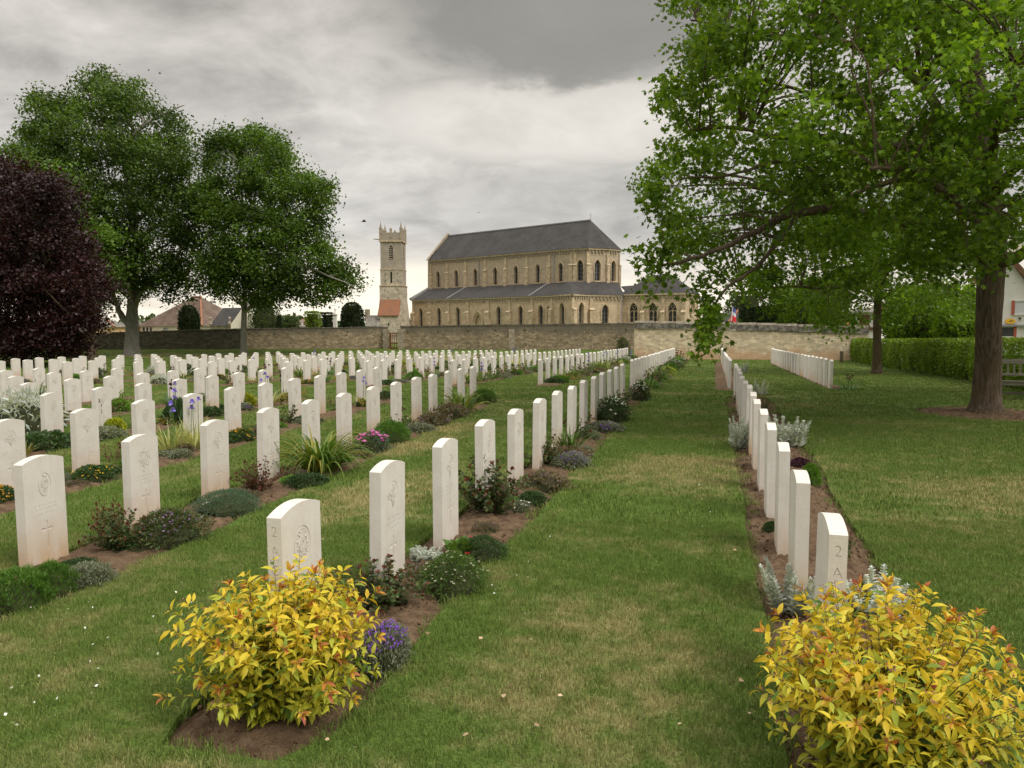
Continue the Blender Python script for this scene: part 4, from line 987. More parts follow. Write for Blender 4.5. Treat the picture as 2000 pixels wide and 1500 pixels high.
u, v = at(1213.5, 86.6); mb = MB(); mb.tube([(u, v, 0), (u, v, ZL-.1)], [.06, .06], 8); ch.add('downpipe', mb, M['metal'], uv=False)

# ---------------------------------------------------------------- detached bell tower
TB = (*at(770, 101.4), -.4); tw = building('bell_tower', 'slender pale stone bell tower with pinnacles and a red tiled lean-to roof', 'bell tower', TB)
tx = Vector(hw(math.cos(R(-3)), math.sin(R(-3))))-Vector(hw(0, 0)); ty = Vector((-tx.y, tx.x)); TC = Vector(at(769.5, 101.4)); tr = math.atan2(tx.y, tx.x)
def tp(a, b, z): q = TC+tx*a+ty*b; return (q.x, q.y, z)
def frus(mb, ha, hb, z0, z1, ka=None, kb=None, ca=0, da=0):
    ka = ha if ka is None else ka; kb = hb if kb is None else kb
    mb.add([tp(i*ha+ca, j*hb, z0) for i, j in ((-1, -1), (1, -1), (1, 1), (-1, 1))]+[tp(i*ka+da, j*kb, z1) for i, j in ((-1, -1), (1, -1), (1, 1), (-1, 1))],
           [(3, 2, 1, 0), (4, 5, 6, 7), (0, 1, 5, 4), (1, 2, 6, 5), (2, 3, 7, 6), (3, 0, 4, 7)])
HW = 1.42
def tower_stage(z0, z1, h0, h1, holes, name):
    mb = MB(); cor = [((-h0, -h0), (-h1, -h1)), ((h0, -h0), (h1, -h1)), ((h0, h0), (h1, h1)), ((-h0, h0), (-h1, h1))]
    for i in range(4):
        a, b = cor[i], cor[(i+1) % 4]
        if i < 2 and holes and abs(h0-h1) < 1e-6:
            f = Face(tp(*a[0], 0)[:2], tp(*b[0], 0)[:2]); wall_face(mb, f, z0, z1, [(f.len/2, hz, o) for hz, o in holes], .3)
            if True:
                for hz, o in holes:
                    g = MB(); n = len(o); g.add([f.p(f.len/2+x, hz+z, -.28) for x, z in o], [tuple(range(n))]); w_ = tw.add('opening', g, M['dark'])
                    if hz > 9.5:
                        l = MB()
                        for k in range(7): l.add([f.p(f.len/2-.27, hz+.1+k*.24, -.04), f.p(f.len/2+.27, hz+.1+k*.24, -.04), f.p(f.len/2+.27, hz+.19+k*.24, -.22), f.p(f.len/2-.27, hz+.19+k*.24, -.22)], [(0, 1, 2, 3)])
                        tw.add('louvre', l, M['tower'], w_)
        else: mb.add([tp(*a[0], z0), tp(*b[0], z0), tp(*b[1], z1), tp(*a[1], z1)], [(0, 1, 2, 3)])
    mb.recalc = False
    tw.add(name, mb, M['tower'])
tower_stage(9.05, 12.65, HW-.04, HW-.04, [(10.3, arch(.52, 1.85))], 'belfry_stage')
tower_stage(6.95, 9.05, HW, HW, [(7.3, arch(.26, 1.5))], 'middle_stage')
tower_stage(5.2, 6.95, HW+.10, HW+.10, [], 'lower_stage')
tower_stage(-.5, 5.2, HW+.62, HW+.10, [], 'battered_base')
for z, h, e in ((9.05, .10, .05), (6.95, .12, .16), (12.65, .16, .10)):
    mb = MB(); frus(mb, HW+e, HW+e, z-h/2, z+h/2); tw.add('string_course', mb, M['churchtrim'], uv=False)
# parapet
mb = MB(); t = .22
for i, j, la, lb in ((0, -1, 1, 0), (0, 1, 1, 0), (-1, 0, 0, 1), (1, 0, 0, 1)):
    for k, zz in ((0, 13.35),):
        c = tp(i*(HW-t/2), j*(HW-t/2), 0); d = (2*HW if la else t, 2*HW-2*t if lb else t)
        mb.box((c[0], c[1], (12.73+13.75)/2), (d[0], d[1], 13.75-12.73), tr)
tw.add('parapet', mb, M['tower'])
for a_ in (-1, 0, 1):
    for b_ in (-1, 0, 1):
        if a_ == 0 and b_ == 0: continue
        mb = MB(); c = tp(a_*(HW-.10), b_*(HW-.10), 0)
        if a_ and b_:
            mb.box((c[0], c[1], 13.45), (.34, .34, 1.42), tr); mb.box((c[0], c[1], 14.28), (.42, .42, .10), tr)
            mb.box((c[0], c[1], 14.50), (.24, .24, .34), tr, .7); mb.box((c[0], c[1], 14.92), (.16, .16, .52), tr, .10); tw.add('pinnacle', mb, M['churchdark'], uv=False)
        else:
            mb.box((c[0], c[1], 13.62), (.26, .26, 1.1), tr); mb.box((c[0], c[1], 14.26), (.34, .34, .24), tr, .5); tw.add('merlon', mb, M['churchdark'], uv=False)
mb = MB(); beam(mb, tp(-HW+.1, -HW+.2, 12.85), tp(-HW-.85, -HW+.2, 12.95), .12, .12); tw.add('water_spout', mb, M['churchdark'], uv=False)
# lean-to in front of the tower
mb = MB(); y0, y1 = -HW-.6, -HW-1.55; wl, wr = -1.52, 1.30
frus(mb, 0, 0, 0, 0) if False else None
mb.add([tp(wl, y1, 3.12), tp(wr, y1, 3.12), tp(wr-.05, -HW-.08, 5.22), tp(wl+.1, -HW-.08, 5.22), tp(wl, y1, 3.02), tp(wr, y1, 3.02), tp(wr-.05, -HW-.08, 5.1), tp(wl+.1, -HW-.08, 5.1)], [(0, 1, 2, 3), (4, 7, 6, 5), (0, 4, 5, 1), (1, 5, 6, 2), (0, 3, 7, 4)]); mb.recalc = False
tw.add('lean_to_roof', mb, M['redtile'])
mb = MB(); wl, wr = -1.22, 1.12; mb.add([tp(wl, y1+.15, -.5), tp(wr, y1+.15, -.5), tp(wr, y1+.15, 3.2), tp(wl, y1+.15, 3.2), tp(wl, -HW-.12, -.5), tp(wr, -HW-.12, -.5), tp(wr, -HW-.12, 5.0), tp(wl, -HW-.12, 5.0)], [(0, 1, 2, 3), (1, 5, 6, 2), (4, 0, 3, 7)]); tw.add('lean_to_wall', mb, M['tower'])
mb = MB(); f = Face(tp(wl, y1+.15, 0)[:2], tp(wr, y1+.15, 0)[:2]); mb.box(f.p(f.len*.48, 1.95, .005), (.14, .03, .42), tr); tw.add('slit_window', mb, M['dark'], uv=False)
mb = MB()
for a_, z in ((-.75, 8.45), (.85, 8.5), (-.7, 7.6), (.9, 7.62), (-.85, 6.35), (.85, 6.4), (-.4, 5.4), (1.0, 5.4)): mb.box(tp(a_, -HW-.105, z), (.13, .05, .13), tr)
tw.add('putlog_holes', mb, M['dark'], uv=False)
# low stone lodge left of the tower
lb = (*at(728, 97), -.4); lo = building('stone_lodge', 'small old stone outbuilding with stone roof left of the bell tower', 'outbuilding', lb)
f = Face(at(714, 96), at(742, 97)); mb = MB(); wall_face(mb, f, -.5, 1.75); lo.add('wall', mb, M['tower'])
b = at(742, 101); a = at(716, 100)
roof(lo, [[f.p(-.1, 1.72, .15), f.p(f.len, 1.72, .15), (*b, 3.15), (*a, 3.15)]], 'roof', 'coping')
mb = MB(); c = at(718, 99.5); mb.box((*c, 3.1), (.5, .5, 1.6)); lo.add('chimney', mb, M['churchdark'], uv=False)

# ---------------------------------------------------------------- churchyard walls
def stone_wall(name, label, knots, th, m, cop, step=.7, jag=.04, proud=.04, coph=.09, cols=None):
    """knots: (px, Z, y of foot, y of top) read in plan; a thick wall through them"""
    K_ = []
    for px, Z, yb, yt in knots:
        u, v = at(px, Z); K_.append((Vector((u, v)), H-(yb-638)*Z/1504, H-(yt-638)*Z/1504))
    base = K_[0][0]; pt = building(name, label, 'wall', (base.x, base.y, 0))
    pts = []
    for (p, b, t), (p2, b2, t2) in zip(K_, K_[1:]):
        n = max(1, int((p2-p).length/step))
        for i in range(n): q = i/n; pts.append((p.lerp(p2, q), b+(b2-b)*q, t+(t2-t)*q))
    pts.append(K_[-1])
    mb = MB(); L_ = []
    for i, (p, b, t) in enumerate(pts):
        d = (pts[min(i+1, len(pts)-1)][0]-pts[max(i-1, 0)][0]).normalized(); nn = Vector((-d.y, d.x)); L_.append((p, nn, b, t-coph+random.uniform(-jag, jag)*.5))
    vs = []
    for p, nn, b, t in L_: q = p+nn*th; vs += [(p.x, p.y, b-.5), (p.x, p.y, t), (q.x, q.y, t), (q.x, q.y, b-.5)]
    fs = []
    for i in range(len(L_)-1):
        for k in range(3): fs.append((4*i+k, 4*(i+1)+k, 4*(i+1)+k+1, 4*i+k+1))
    fs += [(0, 1, 2, 3), tuple(4*(len(L_)-1)+k for k in (3, 2, 1, 0))]
    mb.add(vs, fs); pt.add('wall_body', mb, M[m])
    mb = MB(); i = 0
    while i < len(L_)-1:
        a, b = L_[i], L_[i+1]; d = (b[0]-a[0]); m_ = (a[0]+b[0])/2+a[1]*th/2; z = (a[3]+b[3])/2+coph/2+.004
        mb.box((m_.x, m_.y, z+random.uniform(-jag, jag)*.3), (d.length*random.uniform(.965, .99), th+2*proud, coph*random.uniform(.85, 1.1)), math.atan2(d.y, d.x)); i += 1
    pt.add('coping', mb, M[cop], uv=False)
    return pt, L_
w1, LL = stone_wall('stone_wall', 'shade-tinted mossy rubble stone wall under the beech trees, left part', [(60, 70, 694, 654), (170, 70, 690.5, 650.5), (300, 70, 688, 646), (470, 70, 684, 641.5)], .45, 'rubbledark', 'rubbledark')
w2, L2 = stone_wall('stone_wall', 'grey rubble stone wall between the second beech trunk and the wooden gate', [(470, 70, 684, 641.5), (600, 70, 681.5, 639.5), (757, 70, 679.5, 637.5)], .45, 'rubble', 'coping')
w3, L3 = stone_wall('stone_wall', 'long grey and tan rubble stone wall in front of the church', [(782, 69, 680, 636.5), (900, 67, 681, 635), (1100, 62, 683, 632.5), (1260, 58.5, 684.5, 630)], .45, 'rubble', 'coping')
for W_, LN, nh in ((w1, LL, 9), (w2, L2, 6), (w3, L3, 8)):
    mb = MB()
    for k in range(nh):
        i = int((k+.5)/nh*(len(LN)-1)); p, nn, b, t = LN[i]; q = p-nn*.0; mb.box((q.x, q.y, t-.42+random.uniform(-.08, .03)), (.13, .05, .12), math.atan2(nn.y, nn.x)-math.pi/2)
    W_.add('putlog_holes', mb, M['dark'], uv=False)
for W_, px, Z in ((w2, 755, 69.9), (w3, 784.5, 68.8), (w3, 1001, 64.6)):
    u, v = at(px, Z); mb = MB(); h_ = 1.62 if px > 900 else 1.72
    for k in range(6): mb.box((u, v-.02, -.35+k*.33), (.5+.12*(k % 2), .56, .325), R(8))
    W_.add('quoin', mb, M['churchdark'], uv=False)
# wooden gate
gA, gB = Vector(at(760.5, 69.6)), Vector(at(780.5, 69.2)); gt = building('wooden_gate', 'closed red brown wooden garden gate in the churchyard wall', 'gate', (gA.x, gA.y, -.3)); f = Face(gA, gB)
mb = MB(); rz = math.atan2(f.d.y, f.d.x); zt, zb = H-(650-638)*69.4/1504, -.42
for a_ in (.05, f.len-.05): mb.box(f.p(a_, (zt+zb)/2), (.09, .06, zt-zb), rz)
for z in (zb+.15, zb+.62, zt-.28, zt-.03): mb.box(f.p(f.len/2, z, .005), (f.len-.02, .05, .09), rz)
gt.add('gate_frame', mb, M['gate'], uv=False)
for k in range(5): mb = MB(); mb.box(f.p(.15+k*(f.len-.3)/4, (zt+zb)/2, -.01), (.06, .025, zt-zb-.1), rz); gt.add('slat', mb, M['gate'], uv=False)
# cream wall at the end of the grass path
w4, L4 = stone_wall('cream_stone_wall', 'cream limestone boundary wall with weathered grey coping at the end of the grass path', [(1239.5, 47.8, 699, 630.5), (1400, 47.2, 700.5, 632.5), (1560, 46.5, 702.5, 637), (1698, 45.4, 705, 641)], .62, 'cream', 'coping', 1.1, .02, .07, .36)
mb = MB()
for i in range(len(L4)-1):
    a, b = L4[i], L4[i+1]; d = b[0]-a[0]; m_ = (a[0]+b[0])/2+a[1]*.42; mb.box((m_.x, m_.y, (a[3]+b[3])/2+.36+.07), (d.length*random.uniform(.90, .985), .42, .13*random.uniform(.8, 1.15)), math.atan2(d.y, d.x))
w4.add('capstones', mb, M['capstone'], uv=False)

# ---------------------------------------------------------------- houses behind
def house(name, label, fl, fr, dep, z0, ze, zr, wallm, roofm, hip=True, over=.4, gable=None):
    a, b = Vector(fl), Vector(fr); d = (b-a).normalized(); n = Vector((-d.y, d.x)); c, e = b+n*dep, a+n*dep
    pt = building(name, label, 'house', (a.x, a.y, z0))
    mb = MB(); P4 = [a, b, c, e]; mb.add([(p.x, p.y, z0) for p in P4]+[(p.x, p.y, ze+.05) for p in P4], [(i, (i+1) % 4, 4+(i+1) % 4, 4+i) for i in range(4)]); pt.add('wall', mb, M[wallm])
    cc = sum(P4, Vector((0, 0)))/4; o = [p+(p-cc).normalized()*over for p in P4]
    L_ = (b-a).length; k = min(dep/2, L_*.45) if hip else -over
    r1, r2 = (a+e)/2+d*k, (b+c)/2-d*k
    r1, r2 = Vector(r1), Vector(r2)
    pl = [[(o[0].x, o[0].y, ze), (o[1].x, o[1].y, ze), (r2.x, r2.y, zr), (r1.x, r1.y, zr)], [(o[2].x, o[2].y, ze), (o[3].x, o[3].y, ze), (r1.x, r1.y, zr), (r2.x, r2.y, zr)]]
    if hip: pl += [[(o[1].x, o[1].y, ze), (o[2].x, o[2].y, ze), (r2.x, r2.y, zr)], [(o[3].x, o[3].y, ze), (o[0].x, o[0].y, ze), (r1.x, r1.y, zr)]]
    else:
        mb = MB(); mb.add([(b.x, b.y, ze), (c.x, c.y, ze), ((b.x+c.x)/2, (b.y+c.y)/2, zr-.15)], [(0, 1, 2)]); mb.add([(a.x, a.y, ze), (e.x, e.y, ze), ((a.x+e.x)/2, (a.y+e.y)/2, zr-.15)], [(0, 1, 2)]); pt.add('gable', mb, M[wallm])
    ro = roof(pt, pl, 'roof', roofm)
    if hip:
        mb = MB(); beam(mb, (o[1].x, o[1].y, ze+.05), (r2.x, r2.y, zr+.05), .22, .14); beam(mb, (r1.x, r1.y, zr+.05), (r2.x, r2.y, zr+.05), .22, .14); pt.add('ridge_tiles', mb, M['redtile'], ro, uv=False)
    return pt, Face(a, b)
def hwin(pt, f, a, z, w, h, pane='glass', frame='white', name='window'):
    rz = math.atan2(f.d.y, f.d.x); mb = MB()
    for s in (-1, 1): mb.box(f.p(a+s*w/2, z, .03), (.07, .08, h+.07), rz)
    for s in (-1, 1): mb.box(f.p(a, z+s*h/2, .033), (w-.06, .08, .07), rz)
    fr = pt.add(name, mb, M[frame], uv=False); mb = MB(); mb.box(f.p(a, z, .005), (w-.05, .03, h-.05), rz); pt.add('pane', mb, M[pane], fr, uv=False); return fr
hs, f = house('bungalow', 'cream bungalow with a large brown tiled hipped roof behind the left wall', at(273, 98), at(394, 94), 9, -.6, 1.72, 5.5, 'render', 'tile')
for a_ in (.75, 1.35, 1.95): hwin(hs, f, a_, 1.28, .5, .7)
hwin(hs, f, 4.4, 1.3, .9, .6, 'greenp' if 'greenp' in M else 'metal')
hs, f = house('bungalow', 'apricot coloured bungalow with grey roof behind the wall at far left', at(120, 92), at(222, 92), 7, -.8, 1.62, 2.6, 'orangewall', 'coping')
hs, f = house('bungalow', 'low grey roofed house between the apricot bungalow and the beech trunk', at(225, 99), at(258, 99), 6, -.8, 1.2, 2.6, 'white', 'coping')
hs, f = house('mortuary_chapel', 'small stone funeral chapel with dark slate roof and pale arched gable', at(413, 84), at(450, 83), 4.2, -.6, 1.75, 3.75, 'tower', 'slate', hip=False, over=.25)
b_, c_ = f.Q, f.Q+Vector((-f.d.y, f.d.x))*4.2; fg = Face(b_+(c_-b_)*-.05+f.d*.25, c_+f.d*.25); mb = MB()
wall_face(mb, fg, -.6, 1.7, [(fg.len*.5, -.4, arch(1.0, 2.3))], .2, top=[(fg.len, 1.9), (fg.len*.5, 4.1), (0, 1.9)]); hs.add('gable_front', mb, M['render'])
mb = MB(); q = f.P; 
for dx in (0, f.len): p = f.p(dx, 0, .1); mb.tube([(p[0], p[1], 1.7), (p[0], p[1], 2.0), (p[0], p[1], 2.3), (p[0], p[1], 2.6), (p[0], p[1], 2.75)], [.12, .22, .10, .17, .03], 7)
hs.add('finial', mb, M['churchdark'], uv=False)
hs, f = house('house', 'low house with reddish roof far behind the wall, between the beech and clipped bushes', at(556, 130), at(600, 130), 8, -.6, 1.6, 2.9, 'white', 'tile')
hs, f = house('white_house', 'white gabled house with red shutters behind the hedge at the right edge', at(1990, 44), at(2140, 40), 8, -.4, 3.6, 6.0, 'white', 'tile', hip=False)
# its gable end faces the lawn
u0, v0 = at(1885, 41); g0 = Vector(at(1900, 41.5)); g1 = Vector(at(2035, 40.0)); fg = Face(g0, g1); wp = building('white_house', 'white gable fronted house with an oval yellow sign, right of the big trunk', 'house', (g0.x, g0.y, -.4))
L_ = fg.len; apx = fg.len*.34
mb = MB(); wall_face(mb, fg, -.4, 3, [], top=[(L_, 2.95), (apx, 5.75), (0, 3.6)]); wp.add('gable_wall', mb, M['white'])
n_ = Vector((-fg.d.y, fg.d.x)); back = n_*8
def bk(a, z, o, t): p = fg.p(a, z, o); return (p[0]+n_.x*t, p[1]+n_.y*t, z)
roof(wp, [[bk(apx, 5.95, .3, 0), bk(L_+.4, 2.95, .3, 0), bk(L_+.4, 2.95, 0, 8), bk(apx, 5.95, 0, 8)], [bk(-.4, 3.6, .3, 0), bk(apx, 5.95, .3, 0), bk(apx, 5.95, 0, 8), bk(-.4, 3.6, 0, 8)]], 'roof', 'tile')
mb = MB(); beam(mb, fg.p(apx, 5.83, .3), fg.p(L_+.4, 2.83, .3), .06, .26); beam(mb, fg.p(apx, 5.83, .3), fg.p(-.4, 3.48, .3), .06, .26); wp.add('bargeboard', mb, M['woodbrown'], uv=False)
def onface(px, y):    # distance along the gable and height for a feature of the house
    best = min((abs(((lambda q: (q[0]*math.cos(PSI)+q[1]*math.sin(PSI))/(q[1]*math.cos(PSI)-q[0]*math.sin(PSI)))(fg.p(a, 0)))*1504+1000-px), a) for a in np.linspace(0, L_, 400))[1]
    p = fg.p(best, 0); Z = p[1]*math.cos(PSI)-p[0]*math.sin(PSI); return best, H-(y-638)*Z/1504
a_, z_ = onface(1990, 601); hwin(wp, fg, a_, z_, .7, .72, 'blind', 'white'); a2, _ = onface(1976.5, 601)
mb = MB(); mb.box(fg.p(a2, z_, .05), (.15, .06, .74), math.atan2(fg.d.y, fg.d.x)); wp.add('shutter', mb, M['shutter'], uv=False)
a_, z_ = onface(1965, 648); hwin(wp, fg, a_, z_, 1.0, .55, 'glass', 'white'); a2, _ = onface(1983, 648)
mb = MB(); mb.box(fg.p(a2, z_, .05), (.13, .06, .6), math.atan2(fg.d.y, fg.d.x)); wp.add('shutter', mb, M['shutter'], uv=False)
a_, z_ = onface(1980, 635.5); mb = MB(); mb.box(fg.p(a_, z_, .08), (3.2, .2, .09), math.atan2(fg.d.y, fg.d.x)); wp.add('canopy', mb, M['metal'], uv=False)
a_, z_ = onface(1991, 622); mb = MB(); mb.box(fg.p(a_, z_, .06), (.10, .12, .10), math.atan2(fg.d.y, fg.d.x)); wp.add('wall_lamp', mb, M['dark'], uv=False)
a_, z_ = onface(1972.5, 627.5); sg = MB(); n = 24
el_ = [(a_+.235*math.cos(2*math.pi*k/n), z_+.135*math.sin(2*math.pi*k/n)) for k in range(n)]
sg.add([fg.p(x, z, .12) for x, z in el_]+[fg.p(x, z, .05) for x, z in el_], [tuple(range(n))]+[(i, n+i, n+(i+1) % n, (i+1) % n) for i in range(n)]); so = wp.add('oval_sign', sg, M['yellow'], uv=False)
mb = MB()
for P in ([(-.11, -.02), (.02, -.015), (.13, .045), (.03, .04)], [(-.05, -.055), (.06, -.02), (.10, .0), (-.02, -.02)], [(.0, .045), (.14, .055), (.12, .075), (.02, .06)]): mb.add([fg.p(a_+x, z_+z, .124) for x, z in P], [tuple(range(4))])
wp.add('bird_emblem', mb, M['blue'], so, uv=False)
mb = MB(); p = bk(apx+.9, 5.3, 0, 3.0); mb.box((p[0], p[1], 5.9), (.5, .5, 1.3)); wp.add('chimney', mb, M['render'], uv=False)
hs, f = house('garage_house', 'low white house with brown timber garage doors behind the cream wall', at(1655, 58), at(1716, 56), 7, -.5, 2.72, 3.4, 'white', 'coping')
rz = math.atan2(f.d.y, f.d.x)
mb = MB(); mb.box(f.p(f.len*.55, 2.1, .04), (.75, .08, .85), rz); hs.add('garage_door', mb, M['woodbrown'], uv=False)
mb = MB(); mb.box(f.p(f.len*.5, 1.52, .06), (f.len, .12, .22), rz); hs.add('timber_band', mb, M['woodbrown'], uv=False)
mb = MB(); mb.box(f.p(f.len*.10, 2.0, .03), (.35, .08, .9), rz); hs.add('doorway', mb, M['dark'], uv=False)
hs, f = house('long_white_house', 'long low white house glimpsed behind the hedge left of the big trunk', at(1722, 60), at(1905, 56), 8, -.5, 1.9, 3.2, 'white', 'coping')
for a_, m_ in ((.8, 'woodbrown'), (2.3, 'dark'), (4.6, 'glass'), (6.0, 'woodbrown')): hwin(hs, f, a_, 1.1, .6, 1.0, m_)
hs, f = house('white_shed', 'small white gabled house with dark roof edge behind the flag', at(1400, 90), at(1426, 88), 5, -.5, 2.2, 3.9, 'white', 'slate')
# flag
fp = at(1428.5, 52); fl = thing('flag', 'blue white and red flag drooping on a pale pole behind the cream wall', 'flag', (*fp, -.3))
mb = MB(); mb.tube([(0, 0, 0), (0, 0, 2.4), (.06, 0, 3.32)], [.03, .03, .02], 8); mb.build('pole', M['white'], fl)
fx = Vector((math.cos(PSI), math.sin(PSI)))
def fpt(i, j):   # i along the fly (droops), j across
    x = .03+.06*i*.35+j*.05+i*.0; X = -.06+.42*j*(.55+.45*i)+.10*(1-i); z = 3.28-i*1.02-j*.16*(1-.2*i)+.04*math.sin(3*i+5*j)
    dy = .07*math.sin(7*j+2*i)
    return (fx.x*X-fx.y*dy, fx.y*X+fx.x*dy, z)
for k, (m_, nm) in enumerate((('flagblue', 'blue_band'), ('flagwhite', 'white_band'), ('flagred', 'red_band'))):
    mb = MB(); a0, a1 = ((0, .28), (.28, .52), (.52, 1.0))[k]; n = 6
    V = [fpt(a0+(a1-a0)*i/n, j/n) for i in range(n+1) for j in range(n+1)]; mb.add(V, [(i*(n+1)+j, i*(n+1)+j+1, (i+1)*(n+1)+j+1, (i+1)*(n+1)+j) for i in range(n) for j in range(n)]); o = mb.build(nm, M[m_], fl, True)
    sm = o.modifiers.new('s', 'SOLIDIFY'); sm.thickness = .006
# orange parasol folded behind the wall
op = at(1654, 50); ob = thing('parasol', 'bright orange folded parasol tip just above the cream wall', 'parasol', (*op, -.3))
mb = MB(); mb.tube([(0, 0, 0), (0, 0, 2.35)], [.025, .02], 8); mb.build('pole', M['metal'], ob)
mb = MB(); mb.tube([(0.02, 0, 1.6), (0, 0, 2.0), (.05, 0, 2.3), (.10, 0, 2.42)], [.20, .15, .08, .01], 9, .12); mb.build('canopy', M['orange'], ob)
# wooden post at the corner of cream wall and hedge
wpst = at(1645.5, 43.5); mb = MB(); mb.box((0, 0, .28), (.14, .14, .62), .3); mb.box((0, 0, .62), (.17, .17, .05), .3, .7); o = mb.build('wooden_post', M['bark'], label='short dark wooden post in front of the cream wall by the hedge', category='post'); o.location = (*wpst, gz(*wpst))
# garden bench behind the big trunk
bu, bv = at(2003, 17.6); bc = thing('garden_bench', 'weathered grey wooden garden bench beside the big tree trunk', 'bench', (bu, bv, gz(bu, bv)), R(-6))
def bb(name, c, d, rot=None):
    mb = MB(); mb.box((0, 0, 0), d); o = mb.build(name, M['bench'], bc); o.location = c
    if rot: o.rotation_euler = rot
    bv_ = o.modifiers.new('b', 'BEVEL'); bv_.width = .006; bv_.segments = 2
    return o
BW = 1.5
for s in (-1, 1):
    bb('leg', (s*BW/2, -.24, .30), (.06, .06, .60)); bb('leg', (s*BW/2, .22, .43), (.06, .06, .88), (R(-6), 0, 0)); bb('armrest', (s*BW/2, -.03, .62), (.08, .56, .035))
    bb('side_rail', (s*BW/2, 0, .36), (.04, .42, .07)); bb('stretcher', (s*BW/2, 0, .14), (.035, .42, .05))
for k in range(5): bb('seat_slat', (0, -.24+k*.105, .43-.012*k), (BW+.02, .085, .025))
bb('seat_rail', (0, -.245, .375), (BW-.07, .035, .09)); bb('top_rail', (0, .275, .86), (BW-.04, .04, .11), (R(-6), 0, 0)); bb('back_rail', (0, .245, .56), (BW-.06, .035, .06), (R(-6), 0, 0)); bb('stretcher', (0, 0, .14), (BW-.05, .04, .05))
for k in range(11): bb('back_slat', (-BW/2+.12+k*(BW-.24)/10, .26, .70), (.04, .018, .24), (R(-6), 0, 0))
# birds
for px, py, Z, s, lab in ((711, 433, 60, .42, 'dark bird flying left of the bell tower pinnacles'), (935, 415, 90, .2, 'tiny dark bird high above the nave roof')):
    u, v, z = at(px, Z, py); o = thing('bird', lab, 'bird', (u, v, z), R(30), 'flying birds')
    mb = MB(); mb.tube([(-.5*s, 0, 0), (-.25*s, 0, .03*s), (.1*s, 0, .03*s), (.38*s, 0, .05*s), (.5*s, 0, .04*s)], [.02*s, .08*s, .10*s, .06*s, .01*s], 8); mb.build('body', M['bird'], o, True)
    for q in (-1, 1):
        mb = MB(); mb.add([(.2*s, q*.06*s, .05*s), (-.15*s, q*.06*s, .05*s), (-.12*s, q*.45*s, .30*s), (.18*s, q*.4*s, .32*s), (-.45*s, q*.75*s, -.05*s)], [(0, 1, 2, 3), (3, 2, 4)]); mb.build('wing', M['bird'], o)

# ================================================================ TREES AND HEDGES
def px_w(px, py, Z): return Vector(at(px, Z, py))
def sample_outline(poly, Z, cx, cy, rx, ry, thick, n, shell=.35, holes=()):
    xs = [p[0] for p in poly]; ys = [p[1] for p in poly]; out = []
    hp = [np.array(h) for h in holes]
    while len(out) < n:
        m_ = 4000; X = rng.uniform(min(xs), max(xs), m_); Y = rng.uniform(min(ys), max(ys), m_); ok = np_inside(poly, X, Y)
        for h in holes: ok &= ~np_inside(h, X, Y)
        for x, y in zip(X[ok], Y[ok]):
            d = ((x-cx)/rx)**2+((y-cy)/ry)**2; t = thick*math.sqrt(max(.10, 1-d)); s = random.uniform(-1, 1)
            s = math.copysign(abs(s)**shell, s) if random.random() < .6 else s
            out.append(px_w(x, y, Z+s*t))
            if len(out) >= n: break
    return out
def clumps(cs, k, sx, sz):
    out = []
    for c in cs:
        s = random.uniform(.6, 1.3)
        for _ in range(k): out.append(c+Vector([max(-1.5, min(1.5, random.gauss(0, 1)))*q*s for q in (sx, sx, sz)]))
    return out
def crown(name, root, centers, per, rad, size, T, m, flat=.6, droop=-.25, label=None):
    C_ = np.array([tuple(c) for c in centers]); n = len(C_)*per; base = np.array(root.location)
    k = rng.uniform(.6, 1.35, len(C_)); P = np.repeat(C_, per, 0)+rng.normal(0, 1, (n, 3))*np.repeat(k, per)[:, None]*np.array([rad, rad, rad*flat])
    D = rdir(n, droop, .7); S = rng.uniform(size*.65, size*1.25, n)
    return scatter(name, P-base, D, S, T, m, root)
def limbs(root, name, lines, m, n=9, wob=.05):
    mb = MB()
    for pts, rad in lines: mb.tube([Vector(p)-root.location for p in pts], rad, n, wob)
    return mb.build(name, m, root, True)
def smooth_line(P, k=4, jit=.0):
    P = [Vector(p) for p in P]; out = []
    for i in range(len(P)-1):
        p0, p1, p2, p3 = P[max(0, i-1)], P[i], P[i+1], P[min(len(P)-1, i+2)]
        for j in range(k):
            t = j/k; q = .5*((2*p1)+(p2-p0)*t+(2*p0-5*p1+4*p2-p3)*t*t+(3*p1-p0-3*p2+p3)*t**3); out.append(q+Vector((random.uniform(-jit, jit), random.uniform(-jit, jit), random.uniform(-jit, jit))))
    return out+[P[-1]]
def twigs(root, centers, lines, m, frac, r0, name='branches', side=.12):
    """thin curved branches from the limbs to a share of the leaf clusters"""
    nodes = [p for pts, rad in lines for p in pts]; NP = np.array([tuple(p) for p in nodes]); mb = MB(); ends = []
    for c in centers:
        if random.random() > frac: continue
        d = np.linalg.norm(NP-np.array(c), axis=1)+np.maximum(0, NP[:, 2]-c.z)*.6; i = int(np.argmin(d)); a = Vector(nodes[i]); L_ = (c-a).length
        if L_ < .15: continue
        mid = a.lerp(c, .5)+Vector((random.uniform(-side, side), random.uniform(-side, side), random.uniform(0, side)))*L_
        P = [a, a.lerp(mid, .5)+Vector((0, 0, .03*L_)), mid, mid.lerp(c, .55), c]; r_ = r0*min(1.6, .4+L_*.35)
        mb.tube([p-root.location for p in P], [r_, r_*.8, r_*.6, r_*.4, r_*.2], 5, 0, False)
    return mb.build(name, m, root, True)
